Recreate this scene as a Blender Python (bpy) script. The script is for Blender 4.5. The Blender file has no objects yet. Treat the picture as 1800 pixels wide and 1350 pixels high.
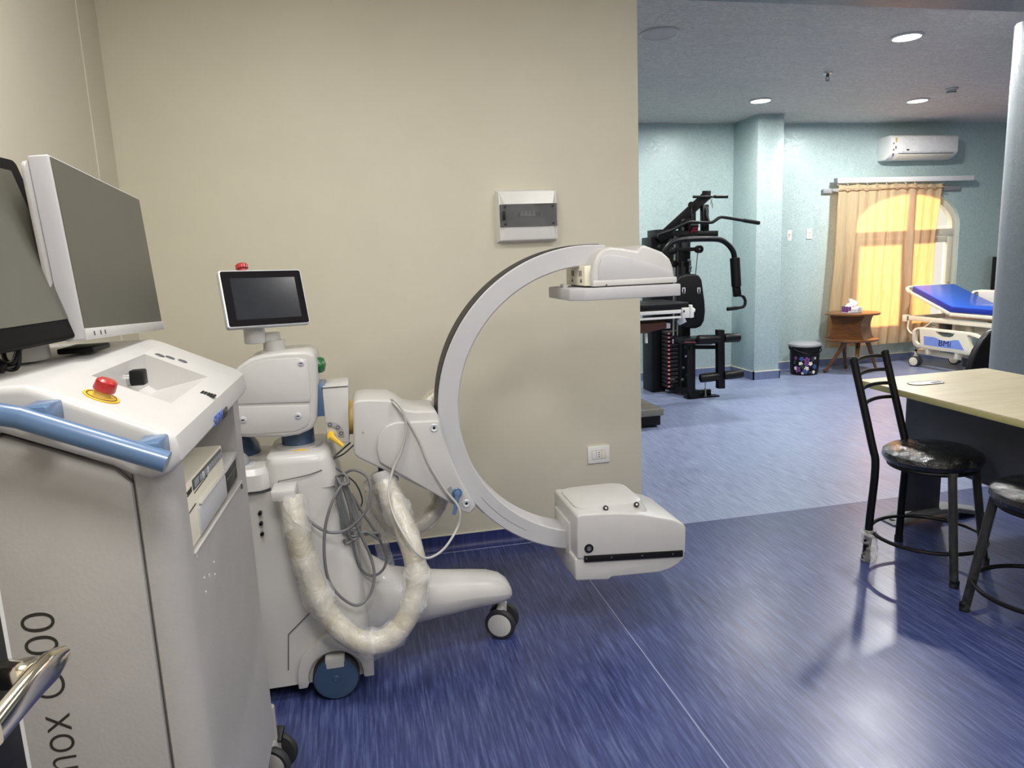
import bpy, bmesh, math, random
from mathutils import Vector as V, Matrix
from math import sin, cos, pi, radians, sqrt
random.seed(7)
S = bpy.context.scene
COL = S.collection

# ------------------------------------------------------------------ camera, world, lights, exposure
CAMP = V((0, 0, 1.40))
FPX = 1243.61
CR = V((0.977048286, -0.208966594, -0.041347428))
CU = V((0.075871466, 0.160007022, 0.984195750))
CF = V((0.199048155, 0.964743860, -0.172189189))
cam = bpy.data.cameras.new('camera'); cam.sensor_width = 36; cam.lens = FPX / 1800 * 36
cam.clip_start = 0.02
co = bpy.data.objects.new('camera', cam); COL.objects.link(co); S.camera = co
co.matrix_world = Matrix.Translation(CAMP) @ Matrix((CR, CU, -CF)).transposed().to_4x4()
w = bpy.data.worlds.new('world'); S.world = w; w.use_nodes = True
bg = w.node_tree.nodes['Background']; bg.inputs[0].default_value = (1.0, 0.93, 0.80, 1); bg.inputs[1].default_value = 1.0
S.view_settings.view_transform = 'Standard'; S.view_settings.look = 'None'
S.view_settings.gamma = 1; S.view_settings.use_curve_mapping = False
S.view_settings.exposure = 0.0
S.cycles.max_bounces = 10; S.cycles.diffuse_bounces = 6; S.cycles.transparent_max_bounces = 16
S.cycles.sample_clamp_indirect = 6


def area_light(name, loc, size, power, color, shape='DISK', rot=(0, 0, 0), sy=None, portal=False):
    l = bpy.data.lights.new(name, 'AREA'); l.shape = shape; l.size = size
    if sy: l.size_y = sy
    l.energy = power; l.color = color
    o = bpy.data.objects.new(name, l); o.location = loc; o.rotation_euler = rot; COL.objects.link(o)
    if portal: l.cycles.is_portal = True
    return o

area_light('window_portal', (6.33, 7.62, 1.2), 1.7, 1, (1, 1, 1), 'RECTANGLE', (-pi / 2, 0, 0), 1.8, True)
area_light('treatment_room_panel_and_fill', (0.10, 0.10, 2.715), 0.5, 33, (1.0, 0.98, 0.945), 'SQUARE')
area_light('treatment_room_panel_and_fill', (-0.30, 1.55, 2.715), 0.5, 22, (1.0, 0.98, 0.945), 'SQUARE')
for q in ((0.9, -0.9), (2.2, -0.7), (2.9, 0.3), (1.5, 1.5)):  # added fill lamps, unseen, only to brighten the near room evenly
    area_light('treatment_room_panel_and_fill', (q[0], q[1], 2.715), 0.55, 20, (1.0, 0.98, 0.945), 'SQUARE')
sun = bpy.data.lights.new('hazy_sun', 'SUN'); sun.energy = 19; sun.angle = radians(9); sun.color = (1, .87, .68)
so = bpy.data.objects.new('hazy_sun', sun); COL.objects.link(so)
so.rotation_euler = V((.01, -1, -.06)).to_track_quat('-Z', 'Y').to_euler()
DOWN = [(3.724, 4.416), (3.783, 6.311), (5.457, 6.283)]
for (x, y), e_ in zip(DOWN + [(2.05, 6.25)], (66, 26, 62, 44)):
    area_light('downlight_lamp', (x, y, 2.740), 0.17, e_, (1.0, 0.985, 0.96))


def at(px, py, X=None, Y=None, Z=None):
    """point of the place seen at photo position px, py on the plane X=, Y= or Z="""
    d = CF * FPX + CR * (px - 900) - CU * (py - 675)
    t = (Z - CAMP.z) / d.z if Z is not None else Y / d.y if Y is not None else X / d.x
    return CAMP + d * t


def xz(pts, Y): return [(p.x, p.z) for p in (at(a, b, Y=Y) for a, b in pts)]

# ------------------------------------------------------------------ materials
def lin(c): return tuple(((v / 255) / 12.92 if v / 255 < .04045 else ((v / 255 + .055) / 1.055) ** 2.4) for v in c) + (1,)


class N:
    def __init__(s, name):
        s.m = bpy.data.materials.new(name); s.m.use_nodes = True; s.t = s.m.node_tree; s.n = s.t.nodes
        s.b = s.n['Principled BSDF']; s.out = s.n['Material Output']
    def new(s, ty, **k):
        n = s.n.new(ty)
        for a, v in k.items(): setattr(n, a, v)
        return n
    def ln(s, a, b): s.t.links.new(a, b)
    def coords(s, scale=(1, 1, 1), rot=(0, 0, 0)):
        g = s.new('ShaderNodeNewGeometry'); mp = s.new('ShaderNodeMapping')
        mp.inputs['Scale'].default_value = scale; mp.inputs['Rotation'].default_value = rot
        s.ln(g.outputs['Position'], mp.inputs['Vector']); return mp.outputs[0]
    def noise(s, vec, scale, detail=4, rough=.5, dist=0):
        n = s.new('ShaderNodeTexNoise'); n.inputs['Scale'].default_value = scale; n.inputs['Detail'].default_value = detail
        n.inputs['Roughness'].default_value = rough; n.inputs['Distortion'].default_value = dist
        s.ln(vec, n.inputs['Vector']); return n.outputs[0]
    def ramp(s, fac, stops):
        r = s.new('ShaderNodeValToRGB'); e = r.color_ramp.elements
        while len(e) < len(stops): e.new(.5)
        for i, (p, c) in enumerate(stops): e[i].position = p; e[i].color = c
        s.ln(fac, r.inputs[0]); return r.outputs[0]
    def bump(s, h, strength, dist=.01):
        b = s.new('ShaderNodeBump'); b.inputs['Strength'].default_value = strength; b.inputs['Distance'].default_value = dist
        s.ln(h, b.inputs['Height']); s.ln(b.outputs[0], s.b.inputs['Normal'])
    def set(s, **k):
        for a, v in k.items(): s.b.inputs[a.replace('_', ' ')].default_value = v
        return s


def plain(name, c, rough=.5, metal=0., spec=.5, coat=0., var=.06, bump=0., vs=14):
    n = N(name); n.set(Roughness=rough, Metallic=metal)
    n.b.inputs['Specular IOR Level'].default_value = spec; n.b.inputs['Coat Weight'].default_value = coat
    n.b.inputs['Coat Roughness'].default_value = .12
    f = n.noise(n.coords(), vs, 5, .6); L = lin(c)
    d = tuple(max(0, v * (1 - var)) for v in L[:3]) + (1,); e = tuple(min(1, v * (1 + var)) for v in L[:3]) + (1,)
    n.ln(n.ramp(f, [(.3, d), (.7, e)]), n.b.inputs['Base Color'])
    if bump: n.bump(n.noise(n.coords(), 160, 3), bump, .004)
    return n.m


def emit(name, c, s):
    n = N(name); n.b.inputs['Base Color'].default_value = (0.8, 0.8, 0.8, 1)
    n.b.inputs['Emission Color'].default_value = c; n.b.inputs['Emission Strength'].default_value = s
    return n.m


def wood(name, c0, c1, scale=(2, 2, 22), rough=.35, coat=.2):
    n = N(name); n.set(Roughness=rough); n.b.inputs['Coat Weight'].default_value = coat
    f = n.noise(n.coords(scale), 3, 7, .6, .8)
    n.ln(n.ramp(f, [(.32, lin(c0)), (.68, lin(c1))]), n.b.inputs['Base Color']); return n.m


def vinyl(name, dark, mid, light, rough, blot):
    n = N(name); n.set(Roughness=rough); n.b.inputs['Specular IOR Level'].default_value = .5
    a = n.noise(n.coords((95, 5.5, 1)), 1.0, 5, .65, .35)
    b = n.noise(n.coords((1, 1, 1)), 1.7, 3)
    c1 = n.ramp(a, [(.30, lin(dark)), (.50, lin(mid)), (.72, lin(light))])
    c2 = n.ramp(b, [(.3, (1 - blot,) * 3 + (1,)), (.7, (1 + 0 * blot,) * 3 + (1,))])
    mx = n.new('ShaderNodeMix', data_type='RGBA', blend_type='MULTIPLY'); mx.inputs[0].default_value = 1
    n.ln(c1, mx.inputs[6]); n.ln(c2, mx.inputs[7]); n.ln(mx.outputs[2], n.b.inputs['Base Color'])
    r = n.new('ShaderNodeMapRange'); r.inputs[3].default_value = rough - .06; r.inputs[4].default_value = rough + .1
    n.ln(n.noise(n.coords(), 5, 4), r.inputs[0]); n.ln(r.outputs[0], n.b.inputs['Roughness'])
    n.bump(a, .04, .003); return n.m


def pearl(name, c0, c1, scale, bump, sheen=.35, rough=.42, stretch=(1, 1, 1)):
    n = N(name); n.set(Roughness=rough, Metallic=sheen * .5)
    v = n.coords(stretch)
    wv = n.noise(v, scale * .6, 2, .5, 0)
    a = n.noise(v, scale, 3, .55, 3.2)
    bnd = n.new('ShaderNodeMath', operation='PINGPONG'); bnd.inputs[1].default_value = .5
    mul = n.new('ShaderNodeMath', operation='MULTIPLY'); mul.inputs[1].default_value = 5
    n.ln(a, mul.inputs[0]); n.ln(mul.outputs[0], bnd.inputs[0])
    n.ln(n.ramp(bnd.outputs[0], [(.0, lin(c0)), (.5, lin(c1))]), n.b.inputs['Base Color'])
    r = n.new('ShaderNodeMapRange'); r.inputs[2].default_value = .5; r.inputs[3].default_value = rough - .12; r.inputs[4].default_value = rough + .15
    n.ln(bnd.outputs[0], r.inputs[0]); n.ln(r.outputs[0], n.b.inputs['Roughness'])
    n.bump(bnd.outputs[0], bump, .006); return n.m


def film(name, c=(1, 1, 1, 1), alpha=.25, rough=.12, bump=.7, scale=30):
    """clear crinkled plastic wrap"""
    n = N(name); n.set(Roughness=rough); n.b.inputs['Base Color'].default_value = c
    tr = n.new('ShaderNodeBsdfTransparent'); mx = n.new('ShaderNodeMixShader')
    f = n.noise(n.coords(), scale, 5, .6, 1.2); n.bump(f, bump, .02)
    mr = n.new('ShaderNodeMapRange'); mr.inputs[1].default_value = .35; mr.inputs[2].default_value = .75
    mr.inputs[3].default_value = alpha * .35; mr.inputs[4].default_value = min(1, alpha * 1.9)
    n.ln(f, mr.inputs[0]); n.ln(mr.outputs[0], mx.inputs[0])
    n.ln(tr.outputs[0], mx.inputs[1]); n.ln(n.b.outputs[0], mx.inputs[2]); n.ln(mx.outputs[0], n.out.inputs[0]); return n.m


def wrapped(name, c, rough=.25, scale=40, bump=.8, streak=None):
    """a surface with crinkled plastic wrapped tight on it"""
    n = N(name); n.set(Roughness=rough); n.b.inputs['Coat Weight'].default_value = .9; n.b.inputs['Coat Roughness'].default_value = .1
    f = n.noise(n.coords(streak or (1, 1, 1)), scale, 6, .65, 1.0); L = lin(c)
    n.ln(n.ramp(f, [(.3, tuple(v * .8 for v in L[:3]) + (1,)), (.75, tuple(min(1, v * 1.12) for v in L[:3]) + (1,))]), n.b.inputs['Base Color'])
    n.bump(f, bump, .012)
    n.ln(n.b.inputs['Normal'].links[0].from_socket, n.b.inputs['Coat Normal']); return n.m


MAT = {}
M_ = MAT
M_['cream'] = plain('cream_paint', (214, 208, 190), .55, var=.025, bump=.05, vs=3)
M_['floor'] = vinyl('blue_vinyl', (40, 46, 86), (58, 68, 116), (94, 104, 148), .30, .16)
M_['floor_far'] = vinyl('pale_blue_vinyl', (104, 114, 144), (130, 141, 172), (154, 165, 192), .30, .08)
M_['weld'] = plain('weld_thread', (136, 142, 172), .5)
M_['skirt'] = vinyl('blue_vinyl_skirting', (24, 30, 76), (36, 44, 100), (54, 62, 120), .35, .1)
M_['skirt_far'] = vinyl('grey_blue_vinyl_skirting', (92, 104, 140), (112, 124, 160), (130, 142, 176), .35, .1)
M_['sealant'] = plain('pale_sealant', (214, 210, 196), .5)
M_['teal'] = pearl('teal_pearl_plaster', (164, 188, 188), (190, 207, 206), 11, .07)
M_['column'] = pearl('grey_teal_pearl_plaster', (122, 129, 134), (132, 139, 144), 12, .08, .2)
M_['ceil'] = pearl('grey_stucco_ceiling', (190, 186, 179), (222, 218, 210), 4, 1.0, .1, .6, (1, 2.4, 1))
M_['white_ceil'] = plain('white_ceiling_paint', (232, 230, 222), .6, var=.02)
M_['white'] = plain('white_plastic', (190, 188, 186), .38, var=.02, coat=.15)
M_['bright'] = plain('bright_white_plastic', (228, 227, 224), .38, var=.02, coat=.15)
M_['darkred'] = plain('dark_red_vinyl', (104, 22, 28), .45)
M_['white2'] = plain('lilac_white_plastic', (181, 180, 183), .42, var=.02)
M_['grey_plastic'] = plain('light_grey_powder_coat', (166, 163, 160), .5, var=.03, bump=.12)
M_['ivory'] = plain('ivory_plastic', (226, 220, 200), .4, var=.03)
M_['seam'] = plain('dark_joint', (70, 70, 70), .6)
M_['black'] = plain('black_plastic', (15, 15, 17), .42, spec=.3)
M_['blackm'] = plain('black_powder_coat', (10, 10, 12), .42, spec=.28)
M_['belt'] = plain('black_belt', (22, 22, 22), .5)
M_['rubber'] = plain('dark_rubber', (40, 41, 44), .6)
M_['tyre_grey'] = plain('grey_rubber', (120, 122, 126), .6)
M_['blue'] = plain('blue_lacquer', (82, 110, 146), .33, coat=.3)
M_['navy'] = plain('dark_blue_plastic', (56, 78, 108), .35, coat=.2)
M_['yellow'] = plain('yellow_plastic', (226, 186, 60), .4)
M_['yellow2'] = plain('dull_yellow_ring', (206, 176, 96), .4)
M_['red'] = plain('red_plastic', (168, 28, 28), .32, coat=.4)
M_['green'] = plain('green_plastic', (22, 92, 46), .3, coat=.4)
M_['grey'] = plain('grey_plastic', (140, 142, 146), .45)
M_['dgrey'] = plain('dark_grey_plastic', (74, 75, 80), .45)
M_['chrome'] = plain('chrome', (215, 205, 185), .12, 1.0, var=.05)
M_['steel'] = plain('brushed_steel', (190, 190, 188), .28, .9)
M_['screen'] = plain('monitor_screen', (84, 83, 74), .42, spec=.6, var=.04)
M_['screen2'] = plain('glass_touchscreen', (38, 40, 46), .16, spec=.5, var=.12)
M_['bezel'] = plain('black_bezel', (20, 18, 20), .6, spec=.08)
M_['silver'] = plain('silver_frame', (206, 210, 216), .35, .3)
M_['hose'] = wrapped('plastic_wrapped_cream_hose', (190, 183, 166), .3, 14, .5)
M_['film'] = film('clear_wrap', (.93, .93, .92, 1), .24, .1, .9, 11)
M_['filmg'] = film('grey_wrap', (.8, .8, .8, 1), .28, .12, .8, 16)
M_['cable'] = plain('grey_cable', (104, 104, 106), .45)
M_['cablel'] = plain('pale_grey_cable', (176, 174, 170), .45)
M_['cabled'] = plain('dark_cable', (64, 66, 66), .45)
M_['seatwrap'] = wrapped('wrapped_black_vinyl', (9, 9, 11), .2, 16, 1.0)
M_['legwrap'] = film('leg_wrap', (.75, .75, .76, 1), .05, .12, .9, 40)
M_['tabletop'] = wood('maple_laminate', (198, 184, 148), (214, 202, 168), (1.2, 9, 1), .35)
M_['tableedge'] = plain('table_edge_band', (170, 164, 112), .5)
M_['tablepanel'] = plain('charcoal_board', (62, 63, 72), .5, var=.1)
M_['walnut'] = wood('walnut', (84, 50, 24), (124, 78, 40), (3, 3, 20), .3)
M_['oakpanel'] = wood('oak_panel', (120, 98, 72), (158, 134, 102), (2, 2, 16), .5)
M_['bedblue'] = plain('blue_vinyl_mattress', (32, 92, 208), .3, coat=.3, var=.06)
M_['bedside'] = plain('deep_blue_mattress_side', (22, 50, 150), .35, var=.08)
M_['railblue'] = plain('periwinkle_panel', (120, 146, 216), .45)
M_['lettering'] = plain('dark_lettering', (46, 42, 38), .5)
M_['letterblue'] = plain('blue_lettering', (58, 92, 176), .5)
M_['navyletter'] = plain('navy_lettering', (10, 14, 66), .5)
M_['paper'] = plain('white_paper', (236, 234, 236), .6)
M_['flower_white'] = plain('white_petal', (232, 228, 220), .5)
M_['flower_purple'] = plain('purple_petal', (120, 62, 128), .5, var=.3, vs=60)
M_['flower_blue'] = plain('blue_petal', (64, 84, 150), .5, var=.3, vs=60)
M_['leaf'] = plain('dark_leaf_print', (44, 66, 58), .5)
M_['redtab'] = plain('red_label', (196, 46, 40), .5)
M_['lamp'] = emit('lit_diffuser', (1, .97, .92, 1), 14)
M_['lampoff'] = plain('unlit_diffuser', (188, 182, 178), .5)
M_['door_white'] = plain('white_door_paint', (214, 212, 206), .45)
M_['brown'] = plain('brown_board', (92, 56, 44), .5)
M_['platform'] = plain('grey_platform', (128, 126, 118), .4, .3)
M_['frosted'] = film('smoked_cover', (.22, .22, .23, 1), .30, .2, .02, 3)
M_['acwrap'] = film('ac_wrap', (.97, .97, .98, 1), .12, .08, .35, 9)


def curtain_mat():
    n = N('curtain_fabric')
    f = n.noise(n.coords((60, 60, 6)), 1, 4)
    c = n.ramp(f, [(.3, lin((184, 172, 140))), (.7, lin((198, 186, 154)))])
    ct = n.ramp(f, [(.3, lin((248, 164, 92))), (.7, lin((254, 180, 110)))])
    d = n.new('ShaderNodeBsdfDiffuse'); t = n.new('ShaderNodeBsdfTranslucent'); mx = n.new('ShaderNodeMixShader'); mx.inputs[0].default_value = .31
    n.ln(c, d.inputs[0]); n.ln(ct, t.inputs[0]); n.ln(d.outputs[0], mx.inputs[1]); n.ln(t.outputs[0], mx.inputs[2]); n.ln(mx.outputs[0], n.out.inputs[0])
    return n.m
M_['curtain'] = curtain_mat()


def pane_mat():
    n = N('window_glass'); tr = n.new('ShaderNodeBsdfTransparent'); g = n.new('ShaderNodeBsdfGlossy'); g.inputs['Roughness'].default_value = .02
    mx = n.new('ShaderNodeMixShader'); mx.inputs[0].default_value = .06
    n.ln(tr.outputs[0], mx.inputs[1]); n.ln(g.outputs[0], mx.inputs[2]); n.ln(mx.outputs[0], n.out.inputs[0]); return n.m
M_['pane'] = pane_mat()

# ------------------------------------------------------------------ mesh building
class MB:
    def __init__(s): s.bm = bmesh.new()
    def add(s, b, bev=0, seg=2, mat=None, ang=30):
        if bev:
            b.normal_update()
            es = [e for e in b.edges if len(e.link_faces) == 2 and e.calc_face_angle(0) > radians(ang)]
            if es: bmesh.ops.bevel(b, geom=es, offset=bev, segments=seg, profile=.5, affect='EDGES', clamp_overlap=True)
        if mat is not None: bmesh.ops.transform(b, matrix=mat, verts=b.verts)
        bmesh.ops.recalc_face_normals(b, faces=b.faces)
        me = bpy.data.meshes.new('t'); b.to_mesh(me); b.free(); s.bm.from_mesh(me); bpy.data.meshes.remove(me); return s
    def box(s, lo, hi, bev=0, seg=2, mat=None):
        b = bmesh.new(); bmesh.ops.create_cube(b, size=1)
        for v in b.verts: v.co = V([lo[i] + (v.co[i] + .5) * (hi[i] - lo[i]) for i in range(3)])
        return s.add(b, bev, seg, mat)
    def prism(s, poly, a0, a1, axis='y', bev=0, seg=2, mat=None, ang=30):
        f = {'y': lambda p, a: (p[0], a, p[1]), 'x': lambda p, a: (a, p[0], p[1]), 'z': lambda p, a: (p[0], p[1], a)}[axis]
        b = bmesh.new(); A = [b.verts.new(f(p, a0)) for p in poly]; B = [b.verts.new(f(p, a1)) for p in poly]; n = len(poly)
        b.faces.new(A); b.faces.new(B[::-1])
        for i in range(n): b.faces.new((A[i], B[i], B[(i + 1) % n], A[(i + 1) % n]))
        bmesh.ops.recalc_face_normals(b, faces=b.faces)
        return s.add(b, bev, seg, mat, ang)
    def loft(s, secs, bev=0, mat=None):
        b = bmesh.new(); R = [[b.verts.new(p) for p in q] for q in secs]; n = len(secs[0])
        for i in range(len(R) - 1):
            for j in range(n): b.faces.new((R[i][j], R[i][(j + 1) % n], R[i + 1][(j + 1) % n], R[i + 1][j]))
        b.faces.new(R[0][::-1]); b.faces.new(R[-1])
        return s.add(b, bev, 2, mat)
    def cyl(s, p0, p1, r0, r1=None, seg=20, bev=0, mat=None):
        p0, p1 = V(p0), V(p1); r1 = r0 if r1 is None else r1
        d = (p1 - p0).normalized(); u = d.orthogonal().normalized(); v = d.cross(u)
        ring = lambda p, r: [p + (u * cos(2 * pi * k / seg) + v * sin(2 * pi * k / seg)) * r for k in range(seg)]
        return s.loft([ring(p0, r0), ring(p1, r1)], bev, mat)
    def lathe(s, prof, c=(0, 0, 0), axis=(0, 0, 1), seg=28, mat=None):
        c = V(c); d = V(axis).normalized(); u = d.orthogonal().normalized(); v = d.cross(u)
        return s.loft([[c + d * h + (u * cos(2 * pi * k / seg) + v * sin(2 * pi * k / seg)) * max(r, 1e-4) for k in range(seg)] for r, h in prof], 0, mat)
    def tube(s, pts, r, seg=10, smooth=0, closed=False, noise=0, mat=None):
        P = [V(p) for p in pts]
        if smooth: P = catmull(P, smooth, closed)
        n = len(P); rr = r if callable(r) else (lambda t: r)
        b = bmesh.new(); R = []; u = None
        for i, p in enumerate(P):
            a = P[(i - 1) % n] if (closed or i > 0) else p; c = P[(i + 1) % n] if (closed or i < n - 1) else p
            d = (c - a).normalized()
            u = d.orthogonal().normalized() if u is None else (u - d * u.dot(d)).normalized()
            v = d.cross(u); q = rr(i / max(1, n - 1))
            R.append([b.verts.new(p + (u * cos(2 * pi * k / seg) + v * sin(2 * pi * k / seg)) * q * (1 + random.uniform(-noise, noise))) for k in range(seg)])
        for i in range(n if closed else n - 1):
            for j in range(seg): b.faces.new((R[i][j], R[i][(j + 1) % seg], R[(i + 1) % n][(j + 1) % seg], R[(i + 1) % n][j]))
        if not closed: b.faces.new(R[0][::-1]); b.faces.new(R[-1])
        return s.add(b, 0, 2, mat)
    def beam(s, p0, p1, wd, h, bev=.003, up=(0, 0, 1)):
        p0, p1 = V(p0), V(p1); d = p1 - p0; L = d.length; d.normalize()
        upv = V(up)
        if abs(d.dot(upv)) > .97: upv = V((0, 1, 0))
        y = upv.cross(d).normalized(); z = d.cross(y)
        m = Matrix((d, y, z)).transposed().to_4x4(); m.translation = p0
        return s.box((0, -wd / 2, -h / 2), (L, wd / 2, h / 2), bev, 2, m)
    def sphere(s, c, r, sc=(1, 1, 1), mat=None, u=20, v=12):
        b = bmesh.new(); bmesh.ops.create_uvsphere(b, u_segments=u, v_segments=v, radius=r)
        for q in b.verts: q.co = V((q.co.x * sc[0], q.co.y * sc[1], q.co.z * sc[2])) + V(c)
        return s.add(b, 0, 2, mat)
    def torus(s, c, axis, R, r, seg=28, rs=8):
        d = V(axis).normalized(); u = d.orthogonal().normalized(); v = d.cross(u); c = V(c)
        return s.tube([c + (u * cos(2 * pi * k / seg) + v * sin(2 * pi * k / seg)) * R for k in range(seg)], r, rs, 0, True)
    def mesh(s, name, mat, off=V((0, 0, 0)), ang=35):
        me = bpy.data.meshes.new(name)
        bmesh.ops.translate(s.bm, verts=s.bm.verts, vec=-off)
        s.bm.to_mesh(me); s.bm.free()
        for p in me.polygons: p.use_smooth = True
        me.set_sharp_from_angle(angle=radians(ang)); me.materials.append(M_[mat]); return me


def catmull(P, k, closed=False):
    n = len(P); out = []
    for i in range(n if closed else n - 1):
        a, b, c, d = (P[(i - 1) % n], P[i], P[(i + 1) % n], P[(i + 2) % n]) if closed else (P[max(i - 1, 0)], P[i], P[i + 1], P[min(i + 2, n - 1)])
        for j in range(k):
            t = j / k
            out.append(.5 * ((2 * b) + (c - a) * t + (2 * a - 5 * b + 4 * c - d) * t * t + (3 * b - a - 3 * c + d) * t ** 3))
    if not closed: out.append(P[-1])
    return out


def wloc(o):
    p = V((0, 0, 0))
    while o: p += o.location; o = o.parent
    return p


def thing(name, label, cat, loc, group=None):
    o = bpy.data.objects.new(name, None); o.empty_display_size = .1; o.location = loc; COL.objects.link(o)
    o['label'] = label; o['category'] = cat
    if group: o['group'] = group
    return o


def part(name, mb, mat, root=None, label=None, ang=35, kind=None):
    off = wloc(root) if root else V((0, 0, 0))
    o = bpy.data.objects.new(name, mb.mesh(name, mat, off, ang)); COL.objects.link(o)
    if root: o.parent = root
    if label: o['label'] = label
    if kind: o['kind'] = kind
    return o


def struct(name, mb, mat, ang=35): return part(name, mb, mat, None, None, ang, 'structure')


def solo(name, mb, mat, label, cat, base):
    """a thing that is one mesh, with its origin at its base"""
    b = V(base); o = bpy.data.objects.new(name, mb.mesh(name, mat, b)); o.location = b; COL.objects.link(o)
    o['label'] = label; o['category'] = cat; return o


def carve(o, cutter):
    """subtract a closed cutter from a mesh object, in place"""
    me = cutter.mesh('c', 'white', wloc(o)); c = bpy.data.objects.new('c', me); COL.objects.link(c); c.location = wloc(o)
    m = o.modifiers.new('b', 'BOOLEAN'); m.object = c; m.operation = 'DIFFERENCE'; m.solver = 'EXACT'
    bpy.context.view_layer.update()
    dg = bpy.context.evaluated_depsgraph_get()
    new = bpy.data.meshes.new_from_object(o.evaluated_get(dg)); o.modifiers.clear(); old = o.data; o.data = new; new.name = old.name
    bpy.data.objects.remove(c)
    for p in new.polygons: p.use_smooth = True
    new.set_sharp_from_angle(angle=radians(35))
    while len(new.materials) > 1: new.materials.pop()
    for p in new.polygons: p.material_index = 0


def text(body, name, mat, root, origin, dx, dy, height, length=None, thick=.0008, bold=0., label=None):
    """raised lettering, one mesh per letter"""
    def glyphs(t):
        cu = bpy.data.curves.new('t', 'FONT'); cu.body = t; cu.size = 1; cu.extrude = .01; cu.offset = bold
        o = bpy.data.objects.new('t', cu); COL.objects.link(o); bpy.context.view_layer.update()
        me = bpy.data.meshes.new_from_object(o.evaluated_get(bpy.context.evaluated_depsgraph_get())); bpy.data.objects.remove(o)
        xs = [v.co.x for v in me.vertices]; ys = [v.co.y for v in me.vertices]; return me, min(xs), max(xs), max(ys)
    _, x0, x1, ym = glyphs(body)
    sy = height / ym; sx = length / (x1 - x0) if length else sy
    dx, dy = V(dx).normalized(), V(dy).normalized(); nz = dx.cross(dy); off = wloc(root)
    for i, ch_ in enumerate(body):
        if ch_ == ' ': continue
        me, a, b_, _ = glyphs(ch_); sh = glyphs(body[:i + 1])[2] - b_ - x0
        for v in me.vertices:
            v.co = V(origin) + dx * (v.co.x + sh) * sx + dy * v.co.y * sy + nz * (v.co.z / .01 * thick) - off
        me.materials.clear(); me.materials.append(M_[mat]); me.name = name
        ob = bpy.data.objects.new(name, me); COL.objects.link(ob); ob.parent = root
        if label: ob['label'] = label


def rrect(cx, cy, hx, hy, r, n=4):
    r = min(r, hx * .999, hy * .999); out = []
    for (sx, sy, a0) in ((1, 1, 0), (-1, 1, 90), (-1, -1, 180), (1, -1, 270)):
        for k in range(n + 1):
            a = radians(a0 + 90 * k / n); out.append((cx + sx * (hx - r) + r * cos(a), cy + sy * (hy - r) + r * sin(a)))
    return out


def secz(x0, x1, y0, y1, z, r): return [(x, y, z) for x, y in rrect((x0 + x1) / 2, (y0 + y1) / 2, (x1 - x0) / 2, (y1 - y0) / 2, r)]
def secx(y0, y1, z0, z1, x, r): return [(x, y, z) for y, z in rrect((y0 + y1) / 2, (z0 + z1) / 2, (y1 - y0) / 2, (z1 - z0) / 2, r)]


def frame_matrix(c, yaw, tilt, roll):
    """panel frame: local x right, y up, z out of the face"""
    n = V((cos(yaw) * cos(tilt), sin(yaw) * cos(tilt), sin(tilt))); rt = V((-sin(yaw), cos(yaw), 0)); up = n.cross(rt)
    a = rt * cos(roll) + up * sin(roll); b = -rt * sin(roll) + up * cos(roll)
    m = Matrix((a, b, n)).transposed().to_4x4(); m.translation = V(c); return m


# ------------------------------------------------------------------ the setting
YW, YF, ZC = 3.32, 7.42, 2.775
XL, XE, TH = -0.955, 1.352, 0.16     # near wall: left corner, right end
YT = at(1354, 902, Z=0).y            # threshold between the two vinyls
struct('floor', MB().box((XL - .15, -1.6, -.06), (8.6, YT, 0)), 'floor')
f2 = MB().box((XL - .15, YT, -.06), (8.6, YF + .2, 0)); struct('floor.001', f2, 'floor_far')
a, b = at(1042, 1027, Z=0), at(1280, 1350, Z=0); d = (b - a).normalized()
wx = (a.x + b.x) / 2
struct('trim_1', MB().box((wx - .0022, -1.5, -.002), (wx + .0022, YT, .0008)), 'weld')
struct('trim_2', MB().box((XE, YT - .002, -.002), (8.5, YT + .002, .0007)), 'weld')
struct('wall_back', MB().box((XL - .15, YW, 0), (XE, YW + TH, 2.9), .004), 'cream')
struct('wall_left', MB().box((XL - .15, -1.6, 0), (XL, YW, 2.9)).box((XL, YW - .22, 0), (XL + .004, YW, 2.9)), 'cream')
struct('wall_front', MB().box((XL - .15, -1.75, 0), (8.75, -1.6, 2.9)), 'cream')
struct('wall_right', MB().box((8.6, -1.6, 0), (8.75, YF + .2, 2.9)), 'teal')
struct('ceiling', MB().box((XL - .15, -1.75, 2.73), (8.75, YW + TH, 2.9)), 'white_ceil')
struct('ceiling.001', MB().box((XL - .15, YW + TH, ZC), (8.75, YF + .2, 2.95)), 'ceil')
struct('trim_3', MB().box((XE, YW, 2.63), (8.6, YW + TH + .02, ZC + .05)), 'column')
struct('wall_left.001', MB().box((-1.1, YW + TH, 0), (-.95, YF, 2.9)), 'teal')
wf = struct('wall_far', MB().box((-1.1, YF, 0), (8.75, YF + .2, 2.95)), 'teal')
WX0, WX1, WZ0, WZS, WB = 5.53, 7.13, .33, 1.604, .44
def arch(i): 
    cx, a = (WX0 + WX1) / 2, (WX1 - WX0) / 2
    return [(WX0 + i, WZ0 + i), (WX1 - i, WZ0 + i)] + [(cx + (a - i) * cos(pi * k / 24), WZS + (WB - i) * sin(pi * k / 24)) for k in range(25)]
carve(wf, MB().prism(arch(0), YF - .05, YF + .3))
# column in the far room with its little pilaster, and the round-edged column near the desk
struct('trim_4', MB().box((4.132, 6.93, 0), (4.43, YF, ZC + .02), .004), 'teal')
struct('trim_5', MB().box((4.43, 7.30, 0), (4.60, YF, ZC + .02), .004), 'teal')
struct('trim_6', MB().loft([secz(3.86, 4.36, 3.33, 3.80, z, .14) for z in (0, 2.64)]), 'column')
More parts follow.
